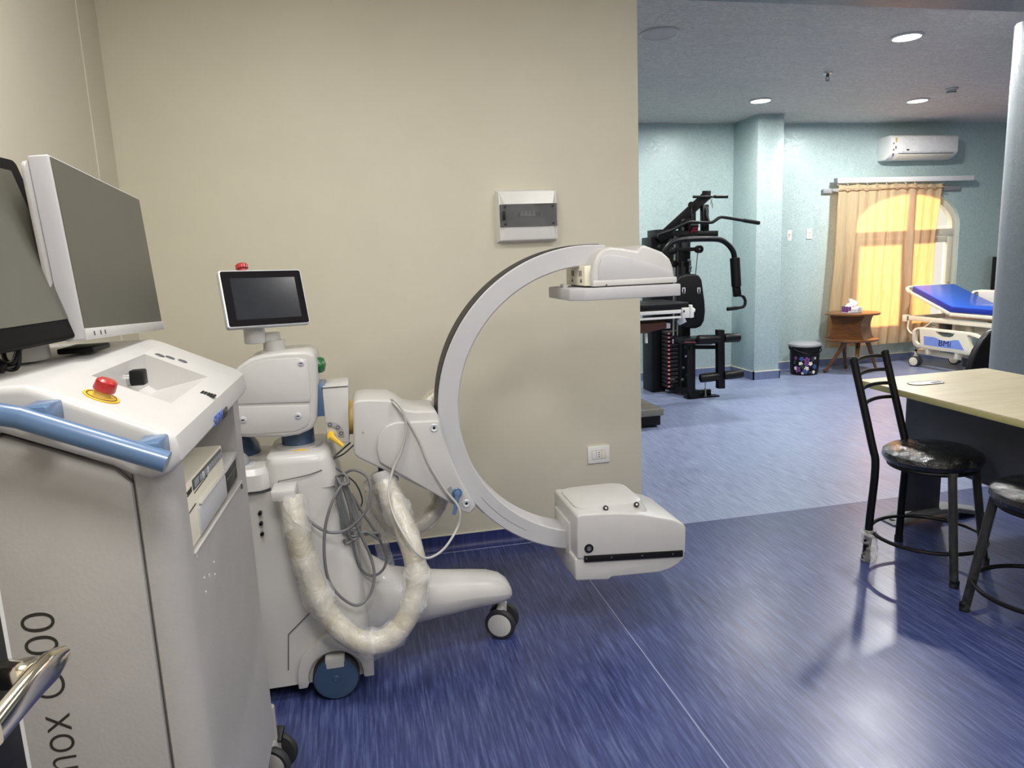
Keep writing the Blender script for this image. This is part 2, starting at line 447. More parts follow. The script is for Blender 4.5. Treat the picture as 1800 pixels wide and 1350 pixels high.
# skirtings: coved vinyl, near one dark, far ones pale with a sealant line on top
def cove(z): return [(0, 0), (-.030, 0), (-.018, .006), (-.009, .016), (-.005, .032), (-.004, z), (0, z)]
struct('baseboard_back', MB().prism([(YW + p[0], p[1]) for p in cove(.074)], XL, XE, 'x'), 'skirt')
struct('trim_7', MB().box((XL, YW - .004, .073), (XE, YW, .079)), 'sealant')
hb = .085
fb = MB().box((-.95, YF - .012, 0), (4.132, YF, hb)).box((4.60, YF - .012, 0), (8.6, YF, hb)).box((4.12, 6.918, 0), (4.132, YF, hb)).box((4.12, 6.918, 0), (4.442, 6.93, hb)).box((4.43, 6.918, 0), (4.442, 7.30, hb)).box((4.43, 7.288, 0), (4.612, 7.30, hb))
struct('baseboard_far', fb, 'skirt_far')
sl = MB().box((-.95, YF - .013, hb), (4.132, YF, hb + .01)).box((4.60, YF - .013, hb), (8.6, YF, hb + .01)).box((4.119, 6.917, hb), (4.132, YF, hb + .01)).box((4.119, 6.917, hb), (4.443, 6.93, hb + .01))
struct('trim_8', sl, 'sealant')
# window 1: arched frame, transom, mullion, sash stiles, panes
w1 = struct('window_1', MB().prism(arch(0), YF + .04, YF + .10), 'ivory'); carve(w1, MB().prism(arch(.07), YF, YF + .2))
wm = MB().box((WX0 + .05, YF + .03, 1.47), (WX1 - .05, YF + .10, 1.56), .006).box((6.29, YF + .035, WZ0 + .05), (6.37, YF + .10, 1.98), .006)
part('transom', wm, 'ivory', w1)
sb = MB()
for x0, x1 in ((WX0 + .06, 6.285), (6.375, WX1 - .06)):
    sb.box((x0, YF + .03, WZ0 + .06), (x0 + .07, YF + .09, 1.468), .005).box((x1 - .07, YF + .03, WZ0 + .06), (x1, YF + .09, 1.468), .005).box((x0 + .068, YF + .032, WZ0 + .062), (x1 - .068, YF + .088, WZ0 + .13), .005).box((x0 + .068, YF + .032, 1.40), (x1 - .068, YF + .088, 1.466), .005)
part('sash', sb, 'ivory', w1)
part('window_handle', MB().box((7.015, YF + .005, .86), (7.045, YF + .03, .92), .004).cyl((7.03, YF - .01, .90), (7.03, YF - .01, .80), .010, None, 10), 'steel', w1, 'grey lever handle')
for x0, x1 in ((WX0 + .06, 6.33), (6.33, WX1 - .06)):
    part('pane', MB().box((x0, YF + .065, WZ0 + .06), (x1, YF + .070, 1.5)), 'pane', w1)
part('pane', MB().prism(arch(.06)[2:], YF + .065, YF + .070), 'pane', w1)

# ------------------------------------------------------------------ C-arm X-ray machine
YC = 2.44
cm = thing('c_arm_x_ray_machine', 'white mobile C-arm X-ray machine with touchscreen and plastic-wrapped hoses', 'medical device', (-.174, YC, 0))
# pedestal body
bd = MB().loft([secz(-.58, -.06, 2.235, 2.645, .055, .05), secz(-.58, -.055, 2.24, 2.64, .22, .06), secz(-.57, -.06, 2.25, 2.63, .36, .07),
                secz(-.57, -.078, 2.265, 2.615, .48, .07), secz(-.565, -.105, 2.28, 2.60, .62, .06), secz(-.56, -.118, 2.285, 2.595, .705, .06)])
bd.loft([secz(-.345, -.118, 2.285, 2.595, .70, .04), secz(-.342, -.136, 2.287, 2.593, .785, .04), secz(-.338, -.145, 2.294, 2.586, .806, .036), secz(-.328, -.156, 2.306, 2.574, .814, .03)])
body = part('body', bd, 'white', cm, ang=40)
part('shelf_cover', MB().loft([secz(-.57, -.325, 2.268, 2.612, .715, .05), secz(-.57, -.327, 2.27, 2.61, .765, .05), secz(-.56, -.338, 2.285, 2.595, .783, .04)]), 'white', cm)
part('seam', MB().loft([secz(-.566, -.319, 2.272, 2.608, .708, .05), secz(-.566, -.319, 2.272, 2.608, .7155, .05)]), 'seam', cm)
part('panel_joint', MB().tube([at(507, 1178, Y=2.235), at(507, 1146, Y=2.236), at(507, 1115, Y=2.239), at(525, 1097, Y=2.241), at(545, 1077, Y=2.243)], .0017, 5), 'seam', cm)
part('panel_joint', MB().tube([at(491, 862, Y=2.281), at(489, 846, Y=2.282), at(510, 842, Y=2.282), at(545, 834, Y=2.283), at(566, 826, Y=2.285)], .0015, 5), 'seam', cm)
for q in ((457, 902), (459, 920), (461, 938)):
    p = at(*q, Y=2.272); part('socket_hole', MB().cyl((p.x, 2.264, p.z), (p.x, 2.30, p.z), .0058, None, 12), 'black', cm)
p = at(427, 822, Y=2.40)
part('joystick_knob', MB().lathe([(.030, 0), (.034, .004), (.031, .024), (.022, .036), (0, .040)], (p.x - .005, 2.36, .783)), 'grey', cm)
part('knob_plate', MB().lathe([(.050, 0), (.050, .003), (0, .0032)], (p.x - .002, 2.36, .782)), 'silver', cm)
part('foot_switch_dome', MB().lathe([(.075, 0), (.070, .03), (.045, .07), (.04, .09), (0, .095)], (-.455, 2.52, .783)), 'navy', cm)
part('warning_label', MB().prism([(-.262, 2.345), (-.205, 2.345), (-.232, 2.372)], .8142, .8150, 'z'), 'yellow', cm)
# base crossbar with fenders, leg
CX, CZ, CRr = -.174, .078, .088
fen = [(-.296, .05)] + [(-.296, .085), (-.292, .12), (-.278, .155), (-.25, .185), (-.21, .215), (-.15, .235), (-.09, .22), (-.058, .185), (-.050, .13), (-.053, .058)]
fen += [(-.082, .058)] + [(CX + CRr * cos(t), CZ + CRr * sin(t)) for t in [radians(-8 + 196 * k / 14) for k in range(15)]] + [(-.268, .05)]
part('fender', MB().prism(fen, 2.212, 2.33, 'y', .004), 'white', cm)
part('fender', MB().prism(fen, 2.55, 2.668, 'y', .004), 'white', cm)
part('crossbar', MB().box((-.26, 2.33, .09), (-.07, 2.55, .22), .02), 'white', cm)
lg = MB().loft([secx(2.285, 2.595, .09, .44, -.075, .09), secx(2.30, 2.58, .10, .365, -.035, .10), secx(2.33, 2.55, .112, .322, .03, .085), secx(2.345, 2.535, .122, .302, .12, .08),
                secx(2.352, 2.528, .132, .285, .22, .072), secx(2.358, 2.522, .145, .272, .32, .066), secx(2.362, 2.518, .150, .262, .38, .06), secx(2.37, 2.51, .156, .245, .425, .05),
                secx(2.385, 2.495, .162, .222, .452, .035), secx(2.405, 2.475, .172, .20, .464, .015)])
part('leg', lg, 'white', cm, ang=60)
part('cross_member', MB().box((-.47, 2.28, .035), (-.32, 2.60, .06), .004), 'dgrey', cm)
for y0, y1, ys in ((2.200, 2.262, -1), (2.618, 2.680, 1)):
    wh = part('wheel', MB().lathe([(.060, 0), (.075, .006), (.0755, .03), (.075, .054), (.06, .06)], (CX, y0, CZ - .002), (0, 1, 0), 36), 'rubber', cm)
    yf = y0 - .003 if ys < 0 else y1 + .001
    part('hub_cap', MB().lathe([(.071, .008), (.070, .002), (.062, 0), (.012, 0), (.010, -.002), (0, -.002)], (CX, yf, CZ - .002), (0, 1, 0), 36), 'navy', wh, 'dark blue hub cap')
    part('wheel_bracket', MB().box((-.205, y0 - .004, .112), (-.142, y0 + .05, .152), .006), 'white', cm)


def castor(root, c, r, ang, gap=.034, tw=.024, rubber='rubber', disc='white', stem=.05, brake=False):
    """twin-wheel castor: two wheels (each with a side disc), white hood and stem"""
    c = V(c); ax = V((sin(ang), -cos(ang), 0))
    for s in (1, -1):
        q = c + ax * s * gap * .5
        wl = part('castor_wheel', MB().lathe([(r * .74, 0), (r * .93, tw * .08), (r, tw * .35), (r, tw * .7), (r * .9, tw)], q, ax * s, 26), rubber, root)
        part('wheel_disc', MB().lathe([(r * .80, tw * .6), (r * .76, tw * 1.02), (r * .6, tw * 1.12), (0, tw * 1.14)], q, ax * s, 24), disc, wl)
    hd = MB().box((-gap * .42, -r * .6, -r * .2), (gap * .42, r * .75, r * 1.12), r * .2, 2, Matrix.Translation(c) @ Matrix.Rotation(ang, 4, 'Z'))
    hd.cyl(c + V((0, 0, r * .9)), c + V((0, 0, r + stem)), r * .26, None, 14)
    part('castor_fork', hd, disc, root)
    if brake:
        b = MB().box((-gap * .7, r * .45, r * .65), (gap * .7, r * 1.25, r * .85), .004, 2, Matrix.Translation(c) @ Matrix.Rotation(ang, 4, 'Z') @ Matrix.Rotation(radians(35), 4, 'X'))
        part('brake_pedal', b, 'black', root)

cp = at(885, 1094, Y=2.44)
castor(cm, (.430, 2.455, .058), .058, radians(-25), .036, .026, 'rubber', 'white', .06)
# upper housing
hp = xz([(404, 768), (404, 665), (418, 645), (438, 631), (462, 624), (500, 619), (538, 617), (551, 622), (557, 640), (558, 700), (557, 738), (549, 755), (525, 765), (500, 769), (438, 770)], 2.335)
uh = part('swivel_housing', MB().prism(hp, 2.335, 2.545, 'y', .012, 3), 'white', cm)
band = xz([(408, 716), (543, 712), (546, 735), (540, 749), (520, 758), (440, 764), (408, 762)], 2.333)
part('lower_band', MB().prism(band, 2.3325, 2.338, 'y', .002), 'white', cm)
ip = xz([(410, 668), (424, 650), (448, 637), (470, 632), (520, 629), (538, 632), (543, 645), (546, 700), (545, 707), (408, 711)], 2.333)
part('side_cover', MB().prism(ip, 2.332, 2.338, 'y', .0025), 'white', cm)
for q in ((529, 638), (427, 738), (524, 731)):
    p = at(*q, Y=2.331)
    o = part('screw', MB().lathe([(.0105, .004), (.0105, -.001), (.008, -.002), (0, -.002)], (p.x, 2.331, p.z), (0, 1, 0), 16), 'silver', cm)
    part('slot', MB().box((p.x - .005, 2.3275, p.z - .0012), (p.x + .005, 2.329, p.z + .0012)), 'black', o)
part('collar', MB().cyl((-.245, YC, .812), (-.245, YC, .885), .054, None, 28), 'navy', cm)
part('collar_ring', MB().lathe([(.078, 0), (.078, .006), (.056, .009), (0, .009)], (-.245, YC, .8125)), 'white', cm)
p = at(551, 641, Y=2.44)
part('indicator_lamp', MB().lathe([(.027, 0), (.0265, .010), (.022, .020), (0, .026)], (max(q[0] for q in hp) - .002, 2.425, p.z), (1, 0, 0)), 'green', cm, 'green round lamp on the housing end')
# touchscreen
part('stalk', MB().lathe([(.052, 0), (.05, .006), (.036, .009), (.034, .04), (0, .041)], (-.292, YC, 1.133)), 'white', cm)
part('stalk_arm', MB().prism([(x, y) for x, y in rrect(-.325, 2.43, .055, .026, .025)], 1.172, 1.20, 'z', .004), 'white', cm)
TM = frame_matrix((-.297, 2.38, 1.315), -1.108, .319, -.025)
kn = V((-.345, 2.40, 1.17)); part('stalk_knuckle', MB().cyl(kn, kn + V((0, 0, .075)), .033, None, 24, .004), 'white', cm)
ts = part('touchscreen', MB().prism(rrect(0, 0, .132, .093, .008), -.026, 0, 'z', .004, 2, TM), 'silver', cm)
part('bezel', MB().prism(rrect(0, 0, .127, .0885, .006), 0, .0015, 'z', 0, 2, TM), 'bezel', ts)
part('display', MB().prism(rrect(.002, -.001, .103, .067, .001), .0015, .0020, 'z', 0, 2, TM), 'screen2', ts)
part('stop_button', MB().lathe([(.012, -.012), (.012, 0), (.019, .001), (.019, .012), (.015, .016), (0, .017)], TM @ V((-.052, .101, -.013)), TM.to_3x3() @ V((0, 1, 0))), 'red', ts, 'red stop button on top of the screen')
# rotation block, ring, lever
part('pivot_block', MB().box((-.180, 2.375, .917), (-.140, 2.505, 1.022), .003), 'blue', cm)
blk = xz([(566, 680), (612, 675), (614, 778), (575, 778)], 2.362)
part('brake_block', MB().prism(blk, 2.362, 2.518, 'y', .004), 'white', cm)
part('seam', MB().box((-.149, 2.3605, 1.0125), (-.066, 2.5195, 1.0150)), 'seam', cm)
ac = at(580, 765, Y=2.36)
arcp = [(ac.x + .046 * cos(t), ac.z + .046 * sin(t)) for t in [radians(-15 + 115 * k / 12) for k in range(13)]] + [(ac.x + .027 * cos(t), ac.z + .027 * sin(t)) for t in [radians(100 - 115 * k / 12) for k in range(13)]]
lb = part('brake_label', MB().prism(arcp, 2.3595, 2.3625, 'y', .0008), 'grey', cm)
rm = MB()
for t in (5, 42, 85): rm.torus((ac.x + .0365 * cos(radians(t)), 2.3592, ac.z + .0365 * sin(radians(t))), (0, 1, 0), .0055, .0009, 14, 5)
part('printed_symbol', rm, 'black', lb)
p0, p1 = at(582, 765, Y=2.35), at(603, 784, Y=2.335)
part('brake_lever', MB().cyl((p0.x, 2.335, p0.z), (p0.x, 2.364, p0.z), .0125, None, 18, .002).tube([(p0.x, 2.338, p0.z), p1], lambda t: .0095 - .0028 * t, 10), 'yellow', cm, 'yellow brake lever')
part('swivel_ring', MB().cyl((-.078, YC, .893), (-.048, YC, .893), .0585, None, 32, .003), 'yellow2', cm, 'dull yellow ring between block and arm')
# arm housing
ap = xz([(620, 709), (628, 704), (645, 702), (684, 703), (698, 709), (713, 720), (730, 723), (766, 722), (773, 735), (781, 772), (797, 818), (818, 860), (838, 893), (826, 903), (812, 899), (798, 888), (789, 880), (630, 806), (622, 798)], 2.335)
part('arm_housing', MB().prism(ap, 2.335, 2.545, 'y', .008, 3), 'white', cm)
rp = xz([(667, 812), (662, 788), (665, 765), (678, 748), (695, 741), (771, 738), (778, 770), (790, 800), (806, 836), (822, 865), (836, 887), (826, 902), (812, 898), (798, 887)], 2.332)
part('arm_cover', MB().prism(rp, 2.322, 2.337, 'y', .006, 3), 'white', cm)
for q in ((763, 752), (820, 885)):
    p = at(*q, Y=2.321)
    o = part('screw', MB().lathe([(.0135, .004), (.0135, -.001), (.0115, -.002), (.006, .0), (0, .0)], (p.x, 2.321, p.z), (0, 1, 0), 18), 'silver', cm)
    part('recess', MB().cyl((p.x, 2.319, p.z), (p.x, 2.3205, p.z), .0045, None, 8), 'black', o)
p = at(638, 760, Y=2.334); part('screw', MB().cyl((p.x, 2.332, p.z), (p.x, 2.336, p.z), .003, None, 8), 'grey', cm)
lp = xz([(787, 858), (793, 855), (797, 862), (794, 872), (801, 882), (800, 887), (790, 880), (785, 868)], 2.32)
part('lock_label', MB().prism(lp, 2.3195, 2.3225), 'grey', cm)
p0, p1 = at(804, 868, Y=2.31), at(798, 904, Y=2.30)
part('lock_lever', MB().cyl((p0.x, 2.305, p0.z), (p0.x, 2.324, p0.z), .012, None, 16, .002).tube([(p0.x, 2.306, p0.z), (p1.x, 2.298, p1.z)], lambda t: .0085 - .002 * t, 10).torus((p0.x, 2.318, p0.z), (0, 1, 0), .015, .003), 'blue', cm, 'blue lock lever')
# the C itself: an annular sector, belt recessed on its outer rim
QX, QZ, RO, RI = .784, .886, .556, .484
YA0, YA1 = 2.38, 2.50


def ring(r0, r1, y0, y1, a0, a1, n=64, lip=0):
    secs = []
    for k in range(n + 1):
        t = radians(a0 + (a1 - a0) * k / n); f = lambda r, y: (QX + r * cos(t), y, QZ + r * sin(t))
        c = .004
        secs.append([f(r0 + c, y0), f(r1 - c, y0), f(r1, y0 + c), f(r1, y1 - c), f(r1 - c, y1), f(r0 + c, y1), f(r0, y1 - c), f(r0, y0 + c)])
    return MB().loft(secs)
arc = part('c_arc', ring(RI, RO, YA0, YA1, 84, 258), 'white2', cm)
part('drive_belt', ring(RO - .003, RO + .0022, YA0 + .007, YA1 - .004, 86, 222), 'belt', arc, 'black drive belt on the outer rim')
part('seam', MB().tube([(QX + (RO - .033) * cos(t), YA0 - .0002, QZ + (RO - .033) * sin(t)) for t in [radians(216 + k) for k in range(25)]], .0006, 5), 'seam', arc)
# image detector at the top of the C
dh = xz([(1041, 503), (1040, 485), (1043, 466), (1050, 448), (1060, 438), (1074, 434), (1096, 436), (1120, 441), (1127, 432), (1134, 431), (1165, 443), (1178, 455), (1184, 470), (1187, 496), (1188, 504)], 2.30)
det = part('detector_housing', MB().prism(dh, 2.30, 2.58, 'y', .010, 3), 'white', cm)
di = xz([(1052, 497), (1052, 470), (1057, 453), (1066, 449), (1082, 449), (1120, 456), (1150, 465), (1182, 478), (1185, 496)], 2.298)
part('side_cover', MB().prism(di, 2.2955, 2.302, 'y', .003), 'white2', det)
vx0, vx1 = at(1040, 486, Y=2.31).x - .020, at(1040, 486, Y=2.31).x + .03
z0, z1 = at(1040, 503, Y=2.30).z, at(1040, 468, Y=2.30).z
vb = part('vent_box', MB().box((vx0, 2.325, z0), (vx1, 2.545, z1 + .002), .003), 'ivory', det)
for yy in (2.36, 2.372, 2.384, 2.45, 2.462, 2.474):
    part('vent_slot', MB().box((vx0 - .001, yy - .002, z0 + .032), (vx0 + .001, yy + .002, z0 + .052)), 'black', vb)
for yy in (2.365, 2.47):
    part('arrow_mark', MB().prism([(yy - .010, z0 + .012), (yy + .010, z0 + .012), (yy, z0 + .026)], vx0 - .001, vx0 + .001, 'x'), 'black', vb)
part('rim', MB().prism([(at(1042, 498, Y=2.295).x, z0 - .002), (at(1190, 500, Y=2.295).x, z0 - .002), (at(1190, 500, Y=2.295).x, z0 + .018), (at(1042, 498, Y=2.295).x, z0 + .018)], 2.293, 2.59, 'y', .004), 'white', det)
for q in (1066, 1172):
    p = at(q, 501, Y=2.292); part('screw', MB().cyl((p.x, 2.290, p.z), (p.x, 2.294, p.z), .003, None, 8), 'dgrey', det)
zt = z0 - .006; zb = at(1100, 525, Y=2.27).z; xl, xr = at(1006, 512, Y=2.27).x, at(1197, 515, Y=2.27).x
part('detector_plate', MB().prism([(xl + .042, 2.27), (xr, 2.27), (xr, 2.61), (xl + .042, 2.61), (xl, 2.575), (xl, 2.305)], zb, zt, 'z', .004), 'white2', det)
part('joint', MB().box((at(1046, 504, Y=2.30).x, 2.30, zt - .001), (xr - .015, 2.58, z0)), 'seam', det)
part('latch', MB().box((xl + .012, 2.42, zt - .002), (xl + .03, 2.46, zt + .012), .002), 'white', det)
# X-ray tube tank at the bottom of the C
TY0, TY1 = 2.27, 2.57
up = xz([(1015, 984), (1014, 909), (1019, 905), (1050, 903), (1090, 902), (1129, 904), (1151, 908), (1184, 914), (1202, 921), (1206, 928), (1205, 970), (1204, 974)], TY0)
tank = part('tank_cover', MB().prism(up, TY0, TY1, 'y', .016, 3), 'white', cm)
lo = xz([(1010, 982), (1204, 973), (1203, 982), (1192, 993), (1178, 1001), (1160, 1007), (1076, 1015), (1070, 1020), (1012, 1022)], TY0 + .004)
part('tank_tray', MB().prism(lo, TY0 + .004, TY1 - .004, 'y', .010, 3), 'white', tank)
q = [at(x, 903, Y=2.34) for x in (1050, 1150)]
zt2 = at(1090, 902, Y=TY0).z + .022
hx0, hx1 = at(1022, 900, Y=TY0).x, at(1146, 905, Y=TY0).x
part('top_hump', MB().loft([secz(hx0 - .012, hx1 + .010, 2.298, 2.565, zt2 - .045, .05), secz(hx0 - .002, hx1 - .010, 2.312, 2.555, zt2 - .006, .05), secz(hx0 + .010, hx1 - .030, 2.326, 2.54, zt2, .04)]), 'white', tank)
for x in (1063, 1117):
    p = at(x, 890 if x < 1100 else 888, Y=2.318)
    o = part('screw', MB().lathe([(.010, .004), (.010, -.002), (.008, -.004), (0, -.004)], (p.x, 2.309, zt2 - .013), (0, -.8, .6), 14), 'black', tank)
    part('screw_core', MB().cyl((p.x, 2.306, zt2 - .011), (p.x, 2.3045, zt2 - .010), .004, None, 8), 'steel', o)
st = [(at(x, y, Y=TY0).x, at(x, y, Y=TY0).z) for x, y in ((1026, 977), (1200, 967), (1200, 978), (1027, 988))]
strip = part('black_strip', MB().prism(st, TY0 - .004, TY0 + .004, 'y', .0012), 'black', tank)
for x, y in ((1031, 982), (1075, 979.5), (1129, 976.5), (1183, 973.5)):
    p = at(x, y, Y=TY0 - .004); part('screw', MB().cyl((p.x, TY0 - .0052, p.z), (p.x, TY0 - .003, p.z), .0022, None, 8), 'steel', strip)
p = at(1035, 964, Y=TY0); bdg = part('badge', MB().cyl((p.x, TY0 - .003, p.z), (p.x, TY0 + .003, p.z), .0165, None, 24), 'black', tank)
part('printed_symbol', MB().torus((p.x, TY0 - .0032, p.z), (0, 1, 0), .0075, .0007, 16, 5).box((p.x - .005, TY0 - .0038, p.z - .0012), (p.x + .005, TY0 - .003, p.z + .0012)).box((p.x - .0012, TY0 - .0038, p.z - .007), (p.x + .0012, TY0 - .003, p.z + .007)), 'grey', bdg)
px = at(1004, 945, Y=YA0).x
part('mount_plate', MB().box((px - .020, 2.345, .315), (px + .004, 2.535, .455), .003), 'white', cm)
part('mount_gap', MB().box((px + .002, 2.36, .32), (px + .02, 2.52, .45)), 'seam', cm)
# cables and plastic-wrapped hoses
h1 = [at(*q) for q in ()]
def path(pts): return [at(x, y, Y=Y) for x, y, Y in pts]
hb_ = at(500, 866, Y=2.24)
part('hose_bracket', MB().box((hb_.x - .035, 2.185, hb_.z - .012), (hb_.x + .038, 2.285, hb_.z + .022), .006), 'white', cm)
H1 = path([(512, 874, 2.22), (519, 912, 2.19), (530, 965, 2.175), (550, 1025, 2.165), (580, 1085, 2.15), (625, 1124, 2.135), (670, 1128, 2.13), (708, 1098, 2.14), (729, 1050, 2.16), (732, 1000, 2.19), (718, 945, 2.23), (697, 895, 2.29), (678, 850, 2.36)])
hs = part('hose', MB().tube(H1, .036, 16, 8), 'hose', cm, 'thick cream hose in clear plastic wrap')
wr = MB().tube(H1, lambda t: .0415 + .006 * sin(t * 29) + .004 * sin(t * 71), 16, 7, False, .08)
part('plastic_wrap', wr, 'film', hs, ang=180)
H2 = path([(776, 858, 2.52), (772, 885, 2.50), (753, 910, 2.48), (722, 930, 2.47), (692, 925, 2.46), (668, 895, 2.45), (660, 865, 2.45)])
h2 = part('hose', MB().tube(H2, .029, 14, 7), 'hose', cm)
part('plastic_wrap', MB().tube(H2, lambda t: .034 + .006 * sin(t * 23), 12, 6, False, .08), 'filmg', h2, ang=180)
H3 = path([(652, 850, 2.46), (660, 905, 2.50), (672, 960, 2.55), (683, 1000, 2.58)])
part('plastic_sleeve', MB().tube(H3, lambda t: .030 - .004 * t, 12, 6, False, .06), 'filmg', cm, ang=180)
part('hose_collar', MB().cyl(at(672, 826, Y=2.38), at(682, 852, Y=2.37), .044, .042, 20, .004), 'white', cm)
part('hose_collar', MB().cyl(at(664, 818, Y=2.40), at(690, 815, Y=2.40), .03, .03, 16, .003), 'dgrey', cm)
H4 = path([(750, 732, 2.555), (755, 708, 2.575), (772, 697, 2.585), (787, 708, 2.585), (790, 738, 2.565), (786, 772, 2.51)])
part('hose', MB().tube(H4, .034, 14, 6), 'hose', cm)
part('draped_cable', MB().tube(path([(684, 703, 2.36), (694, 704, 2.33), (708, 722, 2.312), (714, 752, 2.310), (706, 792, 2.310), (690, 828, 2.300), (683, 868, 2.265), (692, 905, 2.225), (710, 940, 2.170), (730, 970, 2.155), (752, 981, 2.170), (780, 965, 2.22), (803, 930, 2.285), (809, 905, 2.29), (803, 886, 2.295), (780, 858, 2.305), (752, 812, 2.31), (738, 778, 2.312), (722, 748, 2.312), (704, 722, 2.315), (690, 706, 2.33)]), .0042, 8, 6), 'cablel', cm)
part('cable', MB().tube(path([(616, 778, 2.42), (600, 792, 2.40), (584, 806, 2.38)]), .003, 7, 5).tube(path([(622, 782, 2.42), (604, 798, 2.40), (580, 812, 2.37), (600, 830, 2.36), (625, 850, 2.38), (637, 880, 2.4), (628, 900, 2.4)]), .0028, 7, 5), 'cabled', cm)
part('cable', MB().tube(path([(537, 905, 2.27), (552, 922, 2.24), (580, 936, 2.22), (612, 930, 2.22), (642, 900, 2.22), (652, 865, 2.23), (645, 838, 2.25), (622, 826, 2.27), (603, 835, 2.28), (604, 850, 2.27), (614, 850, 2.26)]), .0048, 8, 6), 'cable', cm)
part('cable', MB().tube(path([(604, 848, 2.26), (585, 880, 2.23), (572, 925, 2.21), (570, 975, 2.20), (578, 1020, 2.20), (600, 1050, 2.20), (628, 1064, 2.21), (650, 1045, 2.23), (658, 1010, 2.25), (650, 975, 2.27), (634, 940, 2.27), (618, 900, 2.27), (606, 862, 2.27)]), .0048, 8, 6), 'cable', cm)
part('cable', MB().tube(path([(600, 850, 2.28), (615, 895, 2.27), (622, 960, 2.28), (635, 1000, 2.29), (655, 1012, 2.29), (674, 1000, 2.29), (678, 975, 2.30), (660, 935, 2.30), (640, 905, 2.30), (618, 868, 2.29)]), .0046, 8, 6), 'cable', cm)
bn = MB()
for k in range(9):
    ox = random.uniform(-6, 6); oy = random.uniform(-10, 10)
    bn.tube(path([(593 + ox * .4, 836, 2.29), (596 + ox, 868, 2.27), (604 + ox, 905 + oy, 2.265), (612 + ox * 1.6, 938 + oy, 2.27), (630 + ox, 930 + oy, 2.275), (622 + ox, 890, 2.285), (606 + ox * .5, 850, 2.29)]), .0042, 7, 5)
bn.tube(path([(592, 838, 2.285), (605, 833, 2.27), (612, 848, 2.26), (600, 852, 2.255), (593, 840, 2.28)]), .005, 7, 5)
part('coiled_cable', bn, 'cable', cm)
part('cable', MB().tube(path([(640, 940, 2.29), (665, 937, 2.29), (664, 947, 2.29), (640, 935, 2.28), (612, 955, 2.27), (605, 948, 2.27)]), .0046, 8, 6), 'cable', cm)

# ------------------------------------------------------------------ workstation cart
CXF, CY0, CY1 = -.31, 1.145, 1.80
ct = thing('workstation_cart', 'tall white workstation cart with blue side handle and printer bay, at left front', 'medical cart', (-.62, 1.47, 0))
# cabinet: rounded front corner column, side panel, front with a bay
ZB = .20; cr = .050
def corner(cx, cy, a0): return [(cx + cr * cos(t), cy + cr * sin(t)) for t in [radians(a0 + 90 * k / 8) for k in range(9)]]
cab = MB().prism([(-.93, CY0 + .012), (CXF - cr - .008, CY0 + .012)] + corner(CXF - cr, CY0 + cr, -90) + [(CXF, CY1 - .02), (CXF - .02, CY1), (-.93, CY1)], ZB, 1.13, 'z')
cabo = part('cabinet', cab, 'grey_plastic', ct)
F = lambda px_, py_: at(px_, py_, X=CXF)
by0, by1, bz0, bz1 = 1.226, 1.712, .926, 1.078
carve(cabo, MB().prism([(by0, .934), (by1, .914), (by1, 1.10), (by0, 1.10)], -.60, CXF + .05, 'x'))
part('side_panel', MB().prism([(-.93, ZB + .02), (-.367, ZB + .02), (-.365, 1.088), (-.385, 1.112), (-.525, 1.176), (-.93, 1.19)], CY0 - .004, CY0 + .012, 'y', .004), 'grey_plastic', ct)
part('panel_gap', MB().box((-.366, CY0 + .006, ZB + .01), (-.360, CY0 + .02, 1.10)), 'seam', ct)
text('nox', 'letter', 'lettering', ct, (-.499, CY0 - .004, .628), (0, 0, 1), (-1, 0, 0), .036, .098, .0006, -.014)
text('C', 'letter', 'lettering', ct, (-.499, CY0 - .004, .755), (0, 0, 1), (-1, 0, 0), .047, .037, .0006, -.014)
text('00', 'letter', 'lettering', ct, (-.499, CY0 - .004, .829), (0, 0, 1), (-1, 0, 0), .047, .070, .0006, -.014)
# printer and black module in the bay
PX = CXF - .004
pr = part('printer', MB().prism([(by0 + .006, .936), (1.556, .925), (1.556, 1.040), (by0 + .006, 1.050)], -.58, PX, 'x', .003), 'ivory', ct)
part('button_panel', MB().prism([(1.285, 1.025), (1.545, 1.016), (1.540, 1.036), (1.285, 1.044)], PX - .002, PX + .002, 'x', .001), 'dgrey', pr)
part('display', MB().box((PX, 1.292, 1.028), (PX + .0025, 1.325, 1.041)), 'grey', pr)
for k in range(10):
    y = 1.334 + k * .0205; z = 1.0265 - k * .0008
    part('printer_button', MB().box((PX, y, z), (PX + .004, y + .012, z + .012), .001), 'grey' if k not in (1, 3) else 'silver', pr)
part('paper_slot', MB().prism([(1.313, .990), (1.556, .981), (1.556, .985), (1.313, .994)], PX - .002, PX + .006, 'x', .001), 'white', pr)
part('joint', MB().box((PX - .001, by0 + .008, .9985), (PX + .0012, 1.29, 1.0005)), 'seam', pr)
part('joint', MB().box((PX - .001, 1.29, 1.018), (PX + .0012, 1.40, 1.0195)), 'seam', pr)
part('tray_flap', MB().prism([(1.30, .938), (1.55, .930), (1.55, .977), (1.30, .987)], PX - .002, PX + .003, 'x', .002), 'white2', pr)
text('SONY', 'letter', 'lettering', pr, (PX + .0006, 1.242, 1.027), (0, 1, 0), (0, 0, 1), .009, .034)
part('media_module', MB().box((-.55, 1.566, .925), (PX - .002, 1.706, .972), .002), 'black', ct)
part('module_slot', MB().box((PX - .003, 1.58, .953), (PX - .001, 1.70, .956)), 'dgrey', ct)
part('module_cover', MB().box((-.55, 1.562, .974), (PX + .001, 1.708, .987), .001), 'white', ct)
part('bay_lip', MB().prism([(by0, .930), (by1, .911), (by1, .914), (by0, .934)], CXF - .001, CXF + .003, 'x', .001), 'white', ct)
part('lock', MB().cyl(F(424, 855) + V((-.002, 0, 0)), F(424, 855) + V((.003, 0, 0)), .006, None, 10), 'dgrey', ct)
